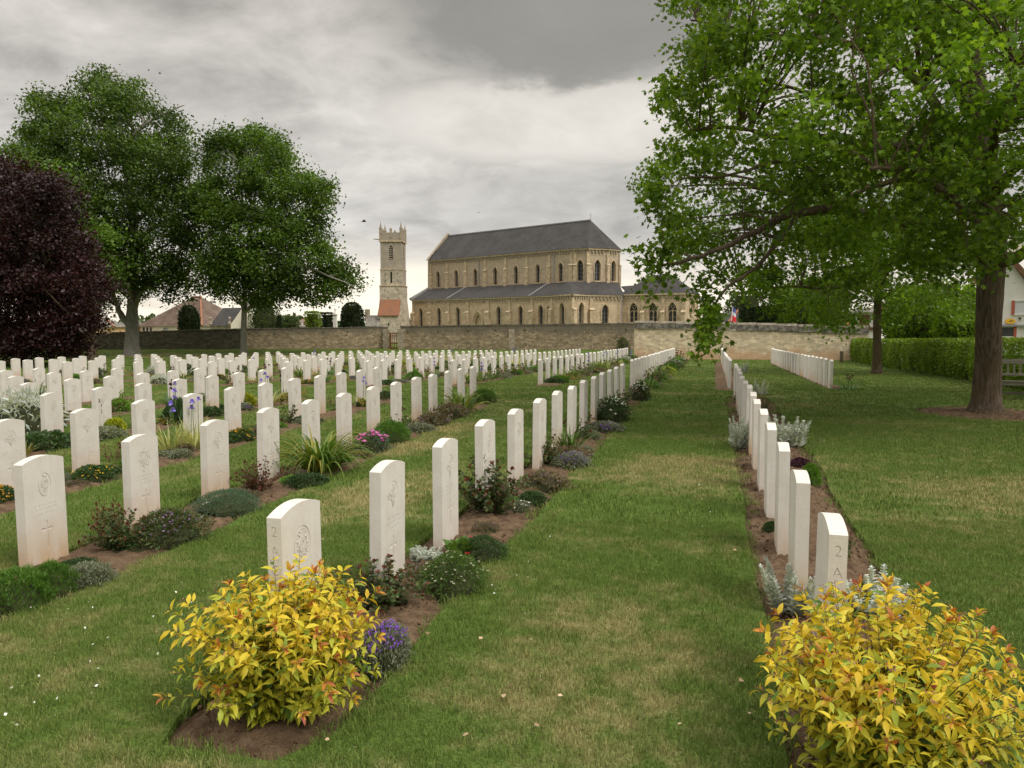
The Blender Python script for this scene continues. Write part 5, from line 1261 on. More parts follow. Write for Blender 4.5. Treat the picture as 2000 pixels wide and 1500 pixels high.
# ---- the big tree on the right
tb = Vector((TREE[0], TREE[1], gz(TREE[0], TREE[1]))); big = thing('tree', 'large leafy tree with thick brown trunk in a bark ring, right foreground', 'tree', tb)
ZT_ = 14.7
def tpx(px, py, dz=0): return px_w(px, py, ZT_+dz)
tr_ = [tb+Vector((0, 0, -.15)), tb+Vector((0, 0, .03)), tb+Vector((0, 0, .25)), tb+Vector((0, 0, .9)), tpx(1931, 640), tpx(1934, 560), tpx(1936, 490), tpx(1925, 400), tpx(1920, 300, .2), tpx(1905, 180, .3), tpx(1885, 40, .3), tpx(1870, -120, .2), tpx(1872, -300)]
trr = [.46, .36, .27, .232, .22, .225, .265, .26, .23, .20, .16, .11, .05]
tl = smooth_line(tr_, 3); tw_ = [np.interp(i/3, range(len(trr)), trr) for i in range(len(tl))]
limbs(big, 'trunk', [(tl, tw_)], M['bark'], 18, .035)
LB = []
def limb(pts, r0, r1, k=4, jit=.02): P = smooth_line([tpx(*p) for p in pts], k, jit); LB.append((P, [r0+(r1-r0)*(i/(len(P)-1))**.8 for i in range(len(P))]))
limb([(1925, 505), (1880, 470, -.6), (1820, 440, -1.0), (1740, 430, -1.5), (1640, 411, -2.0), (1560, 416, -2.4), (1500, 440, -2.7), (1440, 470, -3), (1370, 500, -3.1), (1290, 520, -3.2)], .14, .02)
limb([(1925, 415), (1860, 395, .5), (1790, 350, .8), (1700, 365, .6), (1620, 400, .4), (1540, 380, .2)], .11, .02)
limb([(1920, 380), (1850, 300, -.8), (1760, 285, -1.6), (1690, 283, -2), (1630, 266, -2.4), (1540, 270, -2.6), (1440, 250, -2.8), (1350, 255, -3)], .12, .018)
limb([(1915, 330), (1840, 220, .6), (1760, 130, 1.0), (1640, 80, 1.2), (1520, 70, 1.1), (1420, 50, 1.0), (1350, 40, .8)], .12, .018)
limb([(1900, 230), (1830, 100, -.8), (1740, 20, -1.4), (1620, -60, -1.6), (1500, -100, -1.4)], .11, .018)
limb([(1932, 480), (1880, 505, 1.0), (1800, 500, 1.6), (1720, 520, 2.0), (1640, 560, 2.2), (1540, 560, 2.2), (1450, 570, 2.0)], .10, .015)
limb([(1936, 500), (1975, 508, -.4), (2030, 478, -.8), (2140, 440, -1.0), (2300, 380, -1.2)], .16, .03)
limb([(1925, 460), (1960, 452, .4), (2010, 448, .8), (2100, 380, 1)], .09, .02)
limb([(1922, 400), (1970, 340, -.8), (2040, 290, -1.4), (2200, 200, -2)], .12, .02)
limb([(1915, 300), (1975, 200, .6), (2060, 90, 1), (2200, 0, 1.4)], .12, .02)
limb([(1935, 470), (1900, 430, -2.2), (1850, 380, -3.6), (1780, 330, -4.6), (1700, 330, -5.2)], .10, .02)
limb([(1925, 360), (1940, 280, -2.0), (1960, 200, -3.4), (1980, 120, -4.6)], .10, .02)
limb([(1930, 420), (1900, 360, 2.4), (1860, 260, 4.0), (1800, 180, 5.0)], .10, .02)
limb([(1640, 411, -2.0), (1580, 330, -2.4), (1500, 320, -2.6), (1420, 345, -2.8), (1330, 350, -3)], .05, .012)
limb([(1560, 416, -2.4), (1480, 520, -2.9), (1420, 560, -3.2), (1390, 610, -3.4), (1378, 660, -3.5)], .04, .008)
limb([(1740, 130, 1.0), (1640, 190, .5), (1540, 170, 0), (1440, 150, -.3), (1340, 160, -.4)], .05, .012)
limbs(big, 'limbs', LB, M['bark'], 9, .06)
OUT = [(1330, -250), (1322, 0), (1338, 60), (1322, 120), (1285, 195), (1300, 250), (1275, 370), (1295, 430), (1322, 470), (1368, 515), (1405, 550), (1412, 600), (1430, 612), (1462, 600), (1500, 585), (1556, 632), (1640, 640), (1690, 600), (1760, 560), (1830, 560), (1890, 545), (1955, 520), (1985, 470),
       (2080, 480), (2300, 440), (2500, 300), (2500, -100), (2200, -380), (1800, -420), (1500, -330)]
cl = clumps(sample_outline(OUT, ZT_, 1900, 90, 680, 600, 5.6, 570, .5, [[(1405, 575), (1462, 575), (1462, 650), (1405, 650)], [(1440, 560), (1540, 570), (1540, 600), (1440, 600)], [(1310, 560), (1362, 560), (1362, 640), (1310, 640)]]), 5, .27, .16)
cl = [c for c in cl if not (math.hypot(c.x-tb.x, c.y-tb.y) < 1.3 and c.z < 3.9)]
sp_ = []
for x0, y0, x1, y1, n, dz in ((1320, 478, 1242, 503, 9, -3.2), (1290, 430, 1268, 385, 8, -3), (1372, 555, 1378, 600, 6, -3.4), (1266, 570, 1270, 590, 2, -3.3), (1395, 590, 1376, 682, 26, -3.5), (1300, 200, 1275, 200, 7, -.4), (1330, 5, 1316, 12, 6, .8), (1290, 370, 1270, 380, 6, -3), (1255, 522, 1310, 535, 7, -3.2), (1500, 600, 1560, 625, 6, 1)):
    for i in range(n): t = i/n; sp_.append(tpx(x0+(x1-x0)*t+random.uniform(-7, 7), y0+(y1-y0)*t+random.uniform(-7, 7), dz+random.uniform(-.3, .3)))
# the crown is clumped along twigs, with open gaps between the clumps
crown('crown', big, cl, 46, .165, .098, T_lobed(), M['treeA'], .75, -.35)
crown('outer_sprays', big, sp_, 22, .11, .10, T_lobed(), M['treeA'], .9, -.35)
cl += sp_
twigs(big, cl, LB, M['bark'], .30, .017)
# ---- a younger tree behind it, by the hedge
u, v, Z = gr(1712, 731); mb_ = Vector((u, v, gz(u, v))); mid = thing('tree', 'younger tree with slim straight trunk standing before the hedge', 'tree', mb_)
zt = Z; LB = []
def tp2(px, py, dz=0): return px_w(px, py, zt+dz)
tl = smooth_line([mb_+Vector((0, 0, -.1)), mb_+Vector((0, 0, .05)), mb_+Vector((0, 0, .4)), tp2(1713, 660), tp2(1714, 600), tp2(1716, 520), tp2(1720, 420), tp2(1722, 300)], 3)
limbs(mid, 'trunk', [(tl, [float(np.interp(i/3, range(8), [.26, .22, .165, .15, .14, .12, .08, .03])) for i in range(len(tl))])], M['bark'], 14, .04)
for pts in ([(1715, 590), (1760, 560, -.5), (1820, 550, -1), (1860, 560, -1)], [(1715, 580), (1670, 560, .5), (1620, 560, .8)], [(1716, 540), (1780, 480, .8), (1850, 440, 1)], [(1716, 520), (1650, 470, -.8), (1590, 440, -1)], [(1718, 560), (1740, 520, -2), (1760, 500, -3)]):
    P = smooth_line([tp2(*p) for p in pts], 3, .02); LB.append((P, [.06-.045*i/(len(P)-1) for i in range(len(P))]))
limbs(mid, 'limbs', LB, M['bark'], 7, .05)
OUT = [(1560, 600), (1540, 480), (1600, 330), (1700, 250), (1820, 280), (1890, 380), (1905, 500), (1900, 600), (1860, 628), (1800, 610), (1760, 632), (1700, 610), (1640, 628), (1600, 615)]
cl = clumps(sample_outline(OUT, zt, 1725, 450, 200, 210, 3.0, 170, .5), 5, .35, .22); crown('crown', mid, cl, 34, .22, .13, T_lobed(), M['treeB'], .7, -.3); twigs(mid, cl, LB, M['bark'], .2, .015)
# ---- left beeches
def far_tree(label, base_px, base_y, Z, trunk, r0, outline, cx, cy, rx, ry, thick, n, per, rad, size, m, extra=(), bark='barkgrey', name='tree', flat=.7, shrink=.945):
    b = px_w(base_px, base_y, Z); root = thing(name, label, 'tree', b)
    tl = smooth_line([b+Vector((0, 0, -.3)), b+Vector((0, 0, .1))]+[px_w(px, py, Z) for px, py in trunk], 3); k = len(tl)
    limbs(root, 'trunk', [(tl, [r0*(1.35 if i < 2 else 1.15 if i < 4 else 1.0-.85*max(0, i/(k-1)-.12)) for i in range(k)])], M[bark], 12, .06)
    lb = []
    for pts, ra in extra: P = smooth_line([px_w(p[0], p[1], Z+(p[2] if len(p) > 2 else 0)) for p in pts], 3, .06); lb.append((P, [ra*(1-.8*i/(len(P)-1)) for i in range(len(P))]))
    top = trunk[-1]
    for i in range(14):
        t = random.uniform(.42, .92); j = int(t*(k-1)); s = tl[j]; ang = random.uniform(0, 6.28); L_ = rx*Z/1504*random.uniform(.35, .58)
        e = s+Vector((math.cos(ang)*L_, math.sin(ang)*L_, L_*random.uniform(.35, .8))); P = smooth_line([s, s.lerp(e, .5)+Vector((0, 0, L_*.1)), e], 4, .08); lb.append((P, [r0*.38*(1-.85*q/(len(P)-1)) for q in range(len(P))]))
    limbs(root, 'limbs', lb, M[bark], 7, .08)
    outline = [(cx+(x-cx)*shrink, cy+(y-cy)*shrink) for x, y in outline]
    cl = clumps(sample_outline(outline, Z, cx, cy, rx, ry, thick, n//3, .5), 4, rad*1.0, rad*.75)
    crown('crown', root, cl, per, rad, size, T_quad(.36), M[m], flat, -.1); twigs(root, cl, lb, M[bark], .12, .03)
    return root
B1 = [(12, 268), (62, 215), (42, 195), (82, 160), (108, 190), (150, 168), (148, 140), (185, 126), (235, 140), (272, 142), (286, 180), (322, 195), (320, 225), (352, 212), (366, 250), (366, 310), (388, 400), (398, 500), (380, 555), (352, 600), (332, 606), (300, 575), (268, 592), (240, 585), (205, 600), (150, 600), (60, 420), (28, 310)]
far_tree('tall broad dark green beech tree, tallest tree on the left', 258, 689, 62, [(258, 640), (258, 615), (260, 570), (262, 500), (255, 400), (240, 280), (225, 180)], .56, B1, 210, 370, 195, 245, 5.5, 1400, 50, .46, .23, 'treeC',
         extra=[([(258, 640), (240, 620), (228, 595), (215, 560, -1), (190, 520, -2)], .34), ([(262, 600), (285, 560, -1), (330, 520, -2), (360, 480, -2)], .22), ([(255, 450), (200, 420, -3), (150, 400, -4)], .2)])
B2 = [(396, 310), (408, 262), (440, 262), (470, 245), (520, 240), (558, 262), (575, 310), (622, 345), (652, 368), (640, 420), (642, 480), (680, 515), (712, 572), (680, 578), (650, 590), (612, 600), (575, 585), (540, 610), (515, 612), (490, 590), (470, 580), (430, 585), (400, 570), (372, 545), (362, 400)]
far_tree('rounded green tree nearest to the bell tower, right of the tall beech', 476, 692, 60, [(476, 650), (477, 610), (479, 560), (485, 480), (490, 400), (492, 300)], .27, B2, 505, 420, 160, 190, 4.8, 1050, 50, .44, .23, 'treeD',
         extra=[([(477, 600), (452, 580), (440, 560, -1)], .12), ([(478, 610), (505, 585, -.5), (540, 560, -1)], .16), ([(480, 560), (560, 520, -2), (620, 530, -2), (690, 560, -2)], .16)])
B3 = [(15, 280), (70, 300), (130, 330), (190, 400), (215, 470), (225, 545), (200, 600), (150, 600), (60, 500), (0, 420), (-30, 330)]
far_tree('green tree with dark mossy trunk standing between the beech and copper beech', 180, 695, 56, [(180, 650), (181, 600), (175, 520), (160, 430), (130, 350)], .32, B3, 100, 430, 120, 150, 3.5, 460, 50, .5, .25, 'treeD', bark='bark')
B4 = [(x-14+7*math.sin(y*.11), y) for x, y in [(-60, 285), (15, 298), (50, 320), (75, 312), (95, 332), (125, 340), (150, 372), (165, 380), (152, 420), (180, 468), (205, 505), (232, 560), (238, 590), (205, 604), (228, 618), (200, 638), (178, 650), (158, 698), (60, 706), (-60, 712)]]
far_tree('dark copper beech with purple black leaves sweeping to the ground at far left', 40, 712, 44, [(42, 650), (45, 560), (50, 450), (45, 350)], .35, B4, 40, 520, 200, 240, 4.2, 1300, 52, .36, .17, 'copper', bark='bark', name='copper_beech')
# ---- evergreens and clipped bushes behind the wall
def blob_plant(name, label, cat, px, yb, yt, w, Z, m, n=2600, size=.20, shape='cone', group=None):
    b = px_w(px, yb, Z); b.z -= .8; root = thing(name, label, cat, b, group=group); hgt = px_w(px, yt, Z).z-b.z; r_ = w*Z/1504/2
    a = rng.uniform(0, 6.283, n); t = rng.uniform(0, 1, n); 
    if shape == 'cone': rr = r_*np.sqrt(np.clip(1-np.clip((t-.45)/.56, 0, 1)**2, 0, 1))*(.9+.1*t)
    elif shape == 'ball': rr = r_*np.sqrt(np.clip(1-(2*t-1)**2*.85, 0, 1))
    else: rr = r_*np.ones(n)
    k = rng.uniform(.78, 1.03, n)+.05*np.sin(a*5+t*9)
    if shape == 'box': q = 1/np.maximum(np.abs(np.cos(a)), np.abs(np.sin(a))); k *= q*.85; top = rng.random(n) < .25; t[top] = rng.uniform(.97, 1.0, top.sum()); k[top] *= rng.uniform(0, 1, top.sum())
    P = np.stack([rr*k*np.cos(a), rr*k*np.sin(a), t*hgt], 1); D = np.stack([np.cos(a)*.6, np.sin(a)*.6, np.full(n, .8)], 1)+rng.normal(0, .4, (n, 3))
    scatter('foliage', P, D, rng.uniform(size*.6, size*1.3, n), T_quad(.32), M[m], root)
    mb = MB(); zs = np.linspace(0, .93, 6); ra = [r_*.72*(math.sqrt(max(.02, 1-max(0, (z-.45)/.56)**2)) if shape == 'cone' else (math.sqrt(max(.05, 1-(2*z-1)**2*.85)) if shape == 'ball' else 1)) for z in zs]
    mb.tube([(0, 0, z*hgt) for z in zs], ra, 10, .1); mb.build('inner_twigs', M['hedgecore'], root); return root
blob_plant('yew_tree', 'dark conical yew in front of the brown bungalow roof', 'tree', 369.5, 643, 598, 40, 76, 'yew')
blob_plant('yew_tree', 'large dark rounded yew just left of the bell tower', 'tree', 688.5, 638, 592, 47, 80, 'yew', 3200, shape='cone')
blob_plant('clipped_bush', 'fresh green clipped square bush rising above the wall', 'bush', 611, 639, 610, 29, 74, 'hedge', 1800, .16, 'box')
blob_plant('clipped_bush', 'darker clipped bush right of the fresh green square one', 'bush', 640, 638, 612, 24, 77, 'yew', 1600, .16, 'box')
blob_plant('conifer', 'small bluish upright conifer behind the wall, right of the second trunk', 'tree', 545, 640, 616, 10, 80, 'yew', 700, .14)
blob_plant('shrub', 'pale airy shrub behind the wall, right of the second trunk', 'shrub', 517, 641, 590, 60, 84, 'far', 1500, .2, 'ball')
blob_plant('shrub', 'round green shrub behind the wall left of the clipped bushes', 'shrub', 568, 641, 618, 32, 84, 'far', 1200, .2, 'ball')
# grave monuments peeping over the wall
for i, (px, yt, lab) in enumerate(((655, 608, 'pale stone pillar with cross between the clipped bush and the yew'), (590, 634, 'tiny stone cross peeping over the wall left of the clipped bush'))):
    b = px_w(px, 639, 72); b.z -= .6; root = thing('grave_cross', lab, 'cross', b, group='grave monuments behind the wall'); h_ = px_w(px, yt, 72).z-b.z
    mb = MB(); mb.box((0, 0, h_*.42), (.34, .34, h_*.84), .2, .9); mb.box((0, 0, h_*.86), (.44, .44, .08), .2); mb.build('pillar', M['white'], root)
    mb = MB(); mb.box((0, 0, h_*.86+.30), (.07, .07, .56)); mb.box((0, 0, h_*.86+.42), (.32, .065, .07)); mb.build('cross', M['white'], root)
# conifers and hedges beyond the cream wall
for k, (px, w, yt) in enumerate(((1455, 20, 601), (1472, 20, 603), (1489, 20, 601), (1505, 18, 604))):
    blob_plant('conifer', 'clipped dark conifer, %s from the left of four behind the flag' % ORD[k+1], 'tree', px, 630, yt, w+4, 62, 'yew', 1500, .16, 'box', 'clipped conifers behind the cream wall')
blob_plant('background_tree', 'broad pale green tree behind the flag', 'tree', 1455, 640, 572, 80, 95, 'far', 3000, .3, 'ball')
blob_plant('background_tree', 'dense green tree behind the hedge right of the young trunk', 'tree', 1800, 662, 560, 150, 40, 'treeA', 6500, .2, 'ball')
blob_plant('background_tree', 'bright bushy tree behind the hedge beside the big trunk', 'tree', 1870, 662, 560, 90, 36, 'treeB', 4000, .18, 'ball')
blob_plant('background_tree', 'dark leafy tree behind the cream wall near its right end', 'tree', 1600, 640, 545, 110, 60, 'treeC', 4200, .26, 'ball')
blob_plant('background_tree', 'green tree behind the cream wall left of the garage house', 'tree', 1540, 640, 560, 80, 66, 'treeD', 3400, .26, 'ball')
# far hedgerow closing the horizon
P = []
for i in range(26000):
    t = random.random(); az_ = R(-50+100*t); Zf = 190+25*math.sin(t*17); xc = Zf*math.tan(az_); h_ = 2.0+2.2*abs(math.sin(t*41)+.5*math.sin(t*97))*(1 if abs(az_) > .5 else .55)
    u, v = hw(xc, Zf+random.uniform(-3, 3)); P.append((u, v, -1.2+random.random()**.8*(h_+1.6)))
P = np.array(P); scatter('far_hedgerow', P, rdir(len(P)), rng.uniform(.5, 1.1, len(P)), T_quad(.5), M['far'], kind='stuff', label='distant hedgerow and woods along the horizon', category='trees')
# ---- the clipped hedge on the right
ha, hb_, hc = Vector(gr(1662, 704)[:2]), Vector(gr(1892, 744)[:2]), None; hd = (hb_-ha).normalized(); hc = hb_+hd*9; HW_ = .95
hroot = thing('hedge', 'long fresh green clipped hedge along the right side of the lawn', 'hedge', (ha.x, ha.y, gz(ha.x, ha.y)))
nn = Vector((-hd.y, hd.x)); nn = nn if nn.dot(Vector((1, 1))) > 0 else -nn
L_ = (hc-ha).length; n = 52000; s = rng.uniform(0, L_, n); q = rng.random(n); HH = 1.24+.10*s/L_+.015*np.sin(s*3)+.012*np.sin(s*7)
wv = .035*np.sin(s*2.1+1)+.03*np.sin(s*5.7)
top = q < .42; end = q > .96
w_ = np.where(top, rng.uniform(0, HW_, n), rng.uniform(-.05, .07, n)+wv); z_ = np.where(top, HH+rng.uniform(-.07, .05, n), rng.uniform(0.02, 1, n)**.9*HH)
s = np.where(end, rng.uniform(-.06, .05, n), s); w_ = np.where(end, rng.uniform(0, HW_, n), w_)
bulge = .10*np.sin(np.clip(z_/HH, 0, 1)*3.1); w_ = np.where(top | end, w_, w_-bulge)
P = np.stack([hd.x*s+nn.x*w_, hd.y*s+nn.y*w_, z_+np.array([gz(ha.x+hd.x*a, ha.y+hd.y*a) for a in s])-gz(ha.x, ha.y)], 1)
D = np.stack([-nn.x*.7*np.ones(n), -nn.y*.7*np.ones(n), np.where(top, 1.0, .1)], 1)+rng.normal(0, .55, (n, 3))
scatter('foliage', P, D, rng.uniform(.05, .095, n), T_oval(.30), M['hedge'], hroot)
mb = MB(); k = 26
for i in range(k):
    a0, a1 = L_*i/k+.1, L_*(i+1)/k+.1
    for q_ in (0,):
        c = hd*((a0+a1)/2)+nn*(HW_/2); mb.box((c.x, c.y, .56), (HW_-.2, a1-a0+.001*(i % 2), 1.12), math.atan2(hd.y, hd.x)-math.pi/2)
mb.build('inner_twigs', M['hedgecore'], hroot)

# ================================================================ PLANTS IN THE BEDS
# each kind is modelled once per level of detail (part name, mesh); copies share the meshes
def Lmesh(P, D, S, T, mat_, flat=0.0, name='foliage'):
    me = scatter(name, P, D, S, T, None, flat=flat); me.materials.append(M[mat_]); return me
def Tmesh(mb, mat_, name='stems'):
    me = bpy.data.meshes.new(name); me.from_pydata(mb.v, [], mb.f); me.materials.append(M[mat_]); return me
def mound(n, w, h, size, lump=.12, top=0.0, seed=0):
    """points on and just inside a low lumpy dome"""
    a = rng.uniform(0, 6.283, n); t = rng.uniform(top, 1, n)**.7; el = np.arcsin(t)
    k = rng.uniform(.70, 1.0, n)+np.abs(rng.normal(0, .05, n)); k = k*(1+lump*np.sin(a*3+seed)+lump*.6*np.sin(a*5+el*9+seed*2)+lump*.7*np.sin(a*7+el*5+seed))
    P = np.stack([np.cos(a)*np.cos(el)*w/2*k, np.sin(a)*np.cos(el)*w/2*k, np.sin(el)*h*(.75+.25*k)], 1)
    N = np.stack([np.cos(a)*np.cos(el)/w, np.sin(a)*np.cos(el)/w, np.sin(el)/h*.5], 1); N /= np.linalg.norm(N, axis=1, keepdims=True); return P, N
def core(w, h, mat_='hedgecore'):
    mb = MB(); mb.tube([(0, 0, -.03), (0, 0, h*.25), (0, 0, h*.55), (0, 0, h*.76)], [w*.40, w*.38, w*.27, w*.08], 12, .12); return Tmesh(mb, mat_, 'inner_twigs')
def blades(n, r0, l0, l1, wd, spread, arch_, mat_, name='leaves', seg=6, tilt0=.1, wmid=.35):
    V = []; Fq = []
    for i in range(n):
        a = random.uniform(0, 6.283); rr = r0*math.sqrt(random.random()); x, y = rr*math.cos(a), rr*math.sin(a); a2 = a+random.uniform(-.7, .7)
        L_ = random.uniform(l0, l1); th = tilt0+random.random()*spread; z = -.01; r_ = 0; b = len(V); w = wd*random.uniform(.7, 1.25); tw = random.uniform(-.5, .5)
        for k in range(seg+1):
            t = k/seg; q = w*(.55+.45*math.sin(math.pi*min(1, t/wmid/2)))*(1-t**2.2)+.0006
            px, py = -math.sin(a2+tw*t), math.cos(a2+tw*t)
            cx, cy = x+math.cos(a2)*r_, y+math.sin(a2)*r_
            V += [(cx-px*q/2, cy-py*q/2, z), (cx, cy, z-q*.22), (cx+px*q/2, cy+py*q/2, z)]
            th2 = th+arch_*t**1.5; r_ += L_/seg*math.sin(th2); z += L_/seg*math.cos(th2)
        for k in range(seg):
            for j in (0, 1): c = b+3*k+j; Fq.append((c, c+1, c+4, c+3))
    me = bpy.data.meshes.new(name); me.from_pydata(V, [], Fq); me.materials.append(M[mat_]); return me
def leafy_stems(nst, w, h, per, size, mat_, T=T_oval(), tipmat=None, stemmat='stem', budmat=None, arch_=.5, low=.25, tipn=3, r=.0035, tipsize=1.0, base=.12, tipp=.55, dome=.45):
    mb = MB(); P, D, S = [], [], []; TP, TD = [], []; BP = []
    for i in range(nst):
        a = random.uniform(0, 6.283); q = math.sqrt(random.random()); x0, y0 = base*w*math.cos(a)*random.random(), base*w*math.sin(a)*random.random()
        x1, y1 = w/2*q*math.cos(a+random.uniform(-.3, .3)), w/2*q*math.sin(a+random.uniform(-.3, .3)); z1 = h*(1-dome*q**2)*random.uniform(.72, 1.08 if dome > .4 else 1.0)
        if random.random() < .42: z1 *= random.uniform(.30, .85)
        p0, p3 = Vector((x0, y0, -.02)), Vector((x1, y1, z1)); p1 = p0.lerp(p3, .4)+Vector((0, 0, z1*.18*arch_*2)); pts = [p0, p0.lerp(p1, .6), p1, p1.lerp(p3, .55)+Vector((0, 0, .03*h)), p3]
        mb.tube(pts, [r, r*.9, r*.75, r*.6, r*.35], 4, 0, False)
        sp = smooth_line(pts, 5)
        for k in range(per):
            t = low+(1-low)*(k+random.random())/per; j = min(len(sp)-2, int(t*(len(sp)-1))); p = sp[j].lerp(sp[j+1], random.random()); d = (sp[j+1]-sp[j]).normalized()
            ph = k*2.4+i; o = d.orthogonal().normalized(); o = Matrix.Rotation(ph, 3, d) @ o; P.append(p); D.append(o*.9+d*.55+Vector((0, 0, -.05))); S.append(size*random.uniform(.65, 1.15)*(1.1-.35*t))
        if tipmat and random.random() < tipp:
            for k in range(tipn): ph = k*2.1+i; d = (sp[-1]-sp[-3]).normalized(); o = Matrix.Rotation(ph, 3, d) @ d.orthogonal().normalized(); TP.append(sp[-1]); TD.append(o*.7+d)
        if budmat and random.random() < .4:
            for k in range(22): BP.append(sp[-1]+Vector((random.gauss(0, .013), random.gauss(0, .013), random.uniform(0, .014))))
    out = [('stems', Tmesh(mb, stemmat)), ('foliage', Lmesh(np.array([tuple(p) for p in P]), np.array([tuple(p) for p in D]), np.array(S), T, mat_, .45))]
    if TP: out.append(('young_leaves', Lmesh(np.array([tuple(p) for p in TP]), np.array([tuple(p) for p in TD]), size*rng.uniform(.5, .85, len(TP))*tipsize, T, tipmat, .4, 'young_leaves')))
    if BP: out.append(('flower_buds', Lmesh(np.array([tuple(p) for p in BP]), rdir(len(BP)), rng.uniform(.004, .008, len(BP)), T_quad(.5), budmat, 0, 'flower_buds')))
    return out
def flowers(n, w, h, size, mat_, lift=.01, top=.25, petals=4):
    P, N = mound(n, w, h, 0, .1, top, 1.7); P = P*1.02+np.array([0, 0, lift]); k = petals
    P2 = np.repeat(P, k, 0); ang = np.tile(np.arange(k)*2*np.pi/k, n)+np.repeat(rng.uniform(0, 6, n), k)
    D = np.stack([np.cos(ang), np.sin(ang), rng.uniform(.0, .5, n*k)], 1)+np.repeat(N, k, 0)*.35
    return ('flowers', Lmesh(P2, D, np.repeat(rng.uniform(.7, 1.2, n), k)*size*.6, T_quad(.42), mat_, .6, 'flowers'))
def cushion(fm, flm=None, w=.45, h=.14, leaf=.016, n=2600, nf=260, fs=.018, lump=.12, top=.25, lance=False):
    P, N = mound(n, w, h, 0, lump, 0, random.random()*6); D = N*.8+rng.normal(0, .55, (n, 3))
    out = [('foliage', Lmesh(P, D, rng.uniform(leaf*.6, leaf*1.4, n), T_lance(.1, .10) if lance else T_quad(.34), fm)), ('inner_twigs', core(w, h))]
    if flm: out.append(flowers(nf, w, h, fs, flm, .008, top))
    return out
def spikes(n, w, h, mat_='silver'):
    """woolly silver spikes of lamb's ear type foliage"""
    mb = MB(); P, D, S = [], [], []
    for i in range(n):
        a = random.uniform(0, 6.283); q = math.sqrt(random.random())*w/2; x, y = q*math.cos(a), q*math.sin(a); hh = h*random.uniform(.55, 1.05); lx, ly = math.cos(a)*.40*hh*q/w*2, math.sin(a)*.40*hh*q/w*2
        mb.tube([(x, y, -.01), (x+lx*.4, y+ly*.4, hh*.5), (x+lx, y+ly, hh)], [.006, .005, .004], 5)
        k = 0; z = .02
        while z < hh:
            t = z/hh
            for s in range(3): ph = k*1.1+s*2.09; P.append((x+lx*t, y+ly*t, z)); D.append((math.cos(ph), math.sin(ph), .55+.5*t)); S.append((.105-.075*t)*random.uniform(.75, 1.2))
            z += .030-.016*t; k += 1
    return [('stems', Tmesh(mb, mat_)), ('foliage', Lmesh(np.array(P), np.array(D), np.array(S), T_oval(.24), mat_, .5))]
def iris(lm, fm, w=.40, h=.42, nl=60, nfl=6, fh=.62):
    out = [('leaves', blades(nl, w*.32, h*.6, h*1.05, .034, .6, .6, lm))]
    mb = MB(); P, D, S = [], [], []
    for i in range(nfl):
        a = random.uniform(0, 6.283); q = random.uniform(0, w*.28); x, y = q*math.cos(a), q*math.sin(a); hh = fh*random.uniform(.78, 1.08); lx = random.uniform(-.05, .05)
        mb.tube([(x, y, 0), (x+lx*.4, y, hh*.5), (x+lx, y, hh)], [.0045, .004, .003], 5)
        for lev in (0, -.10 if random.random() < .4 else 0):
            for k in range(3):
                t = k*2.09+i; P.append((x+lx, y, hh+lev)); D.append((math.cos(t), math.sin(t), -.35)); S.append(.042); P.append((x+lx, y, hh+lev)); D.append((math.cos(t+1)*.4, math.sin(t+1)*.4, 1)); S.append(.040)
    out.append(('flower_stalks', Tmesh(mb, 'greenstem', 'flower_stalks'))); out.append(('flowers', Lmesh(np.array(P), np.array(D), np.array(S), T_oval(.45), fm, .3, 'flowers'))); return out
def fern(mat_='fern', w=.45, h=.26, n=5200):
    P, N = mound(n, w, h, 0, .16, 0, 2.0); D = N*.5+rng.normal(0, .35, (n, 3))+np.array([0, 0, .9])
    return [('foliage', Lmesh(P, D, rng.uniform(.02, .05, n), T_quad(.07), mat_)), ('inner_twigs', core(w*.9, h*.8))]
def hosta(): 
    P, N = mound(70, .30, .12, 0, .1, 0); P = P*.4; D = N*1.0+np.array([0, 0, .5])
    return [('foliage', Lmesh(P, D, rng.uniform(.09, .16, 70), T_oval(.30), 'green', .7))]
PROTO = {}
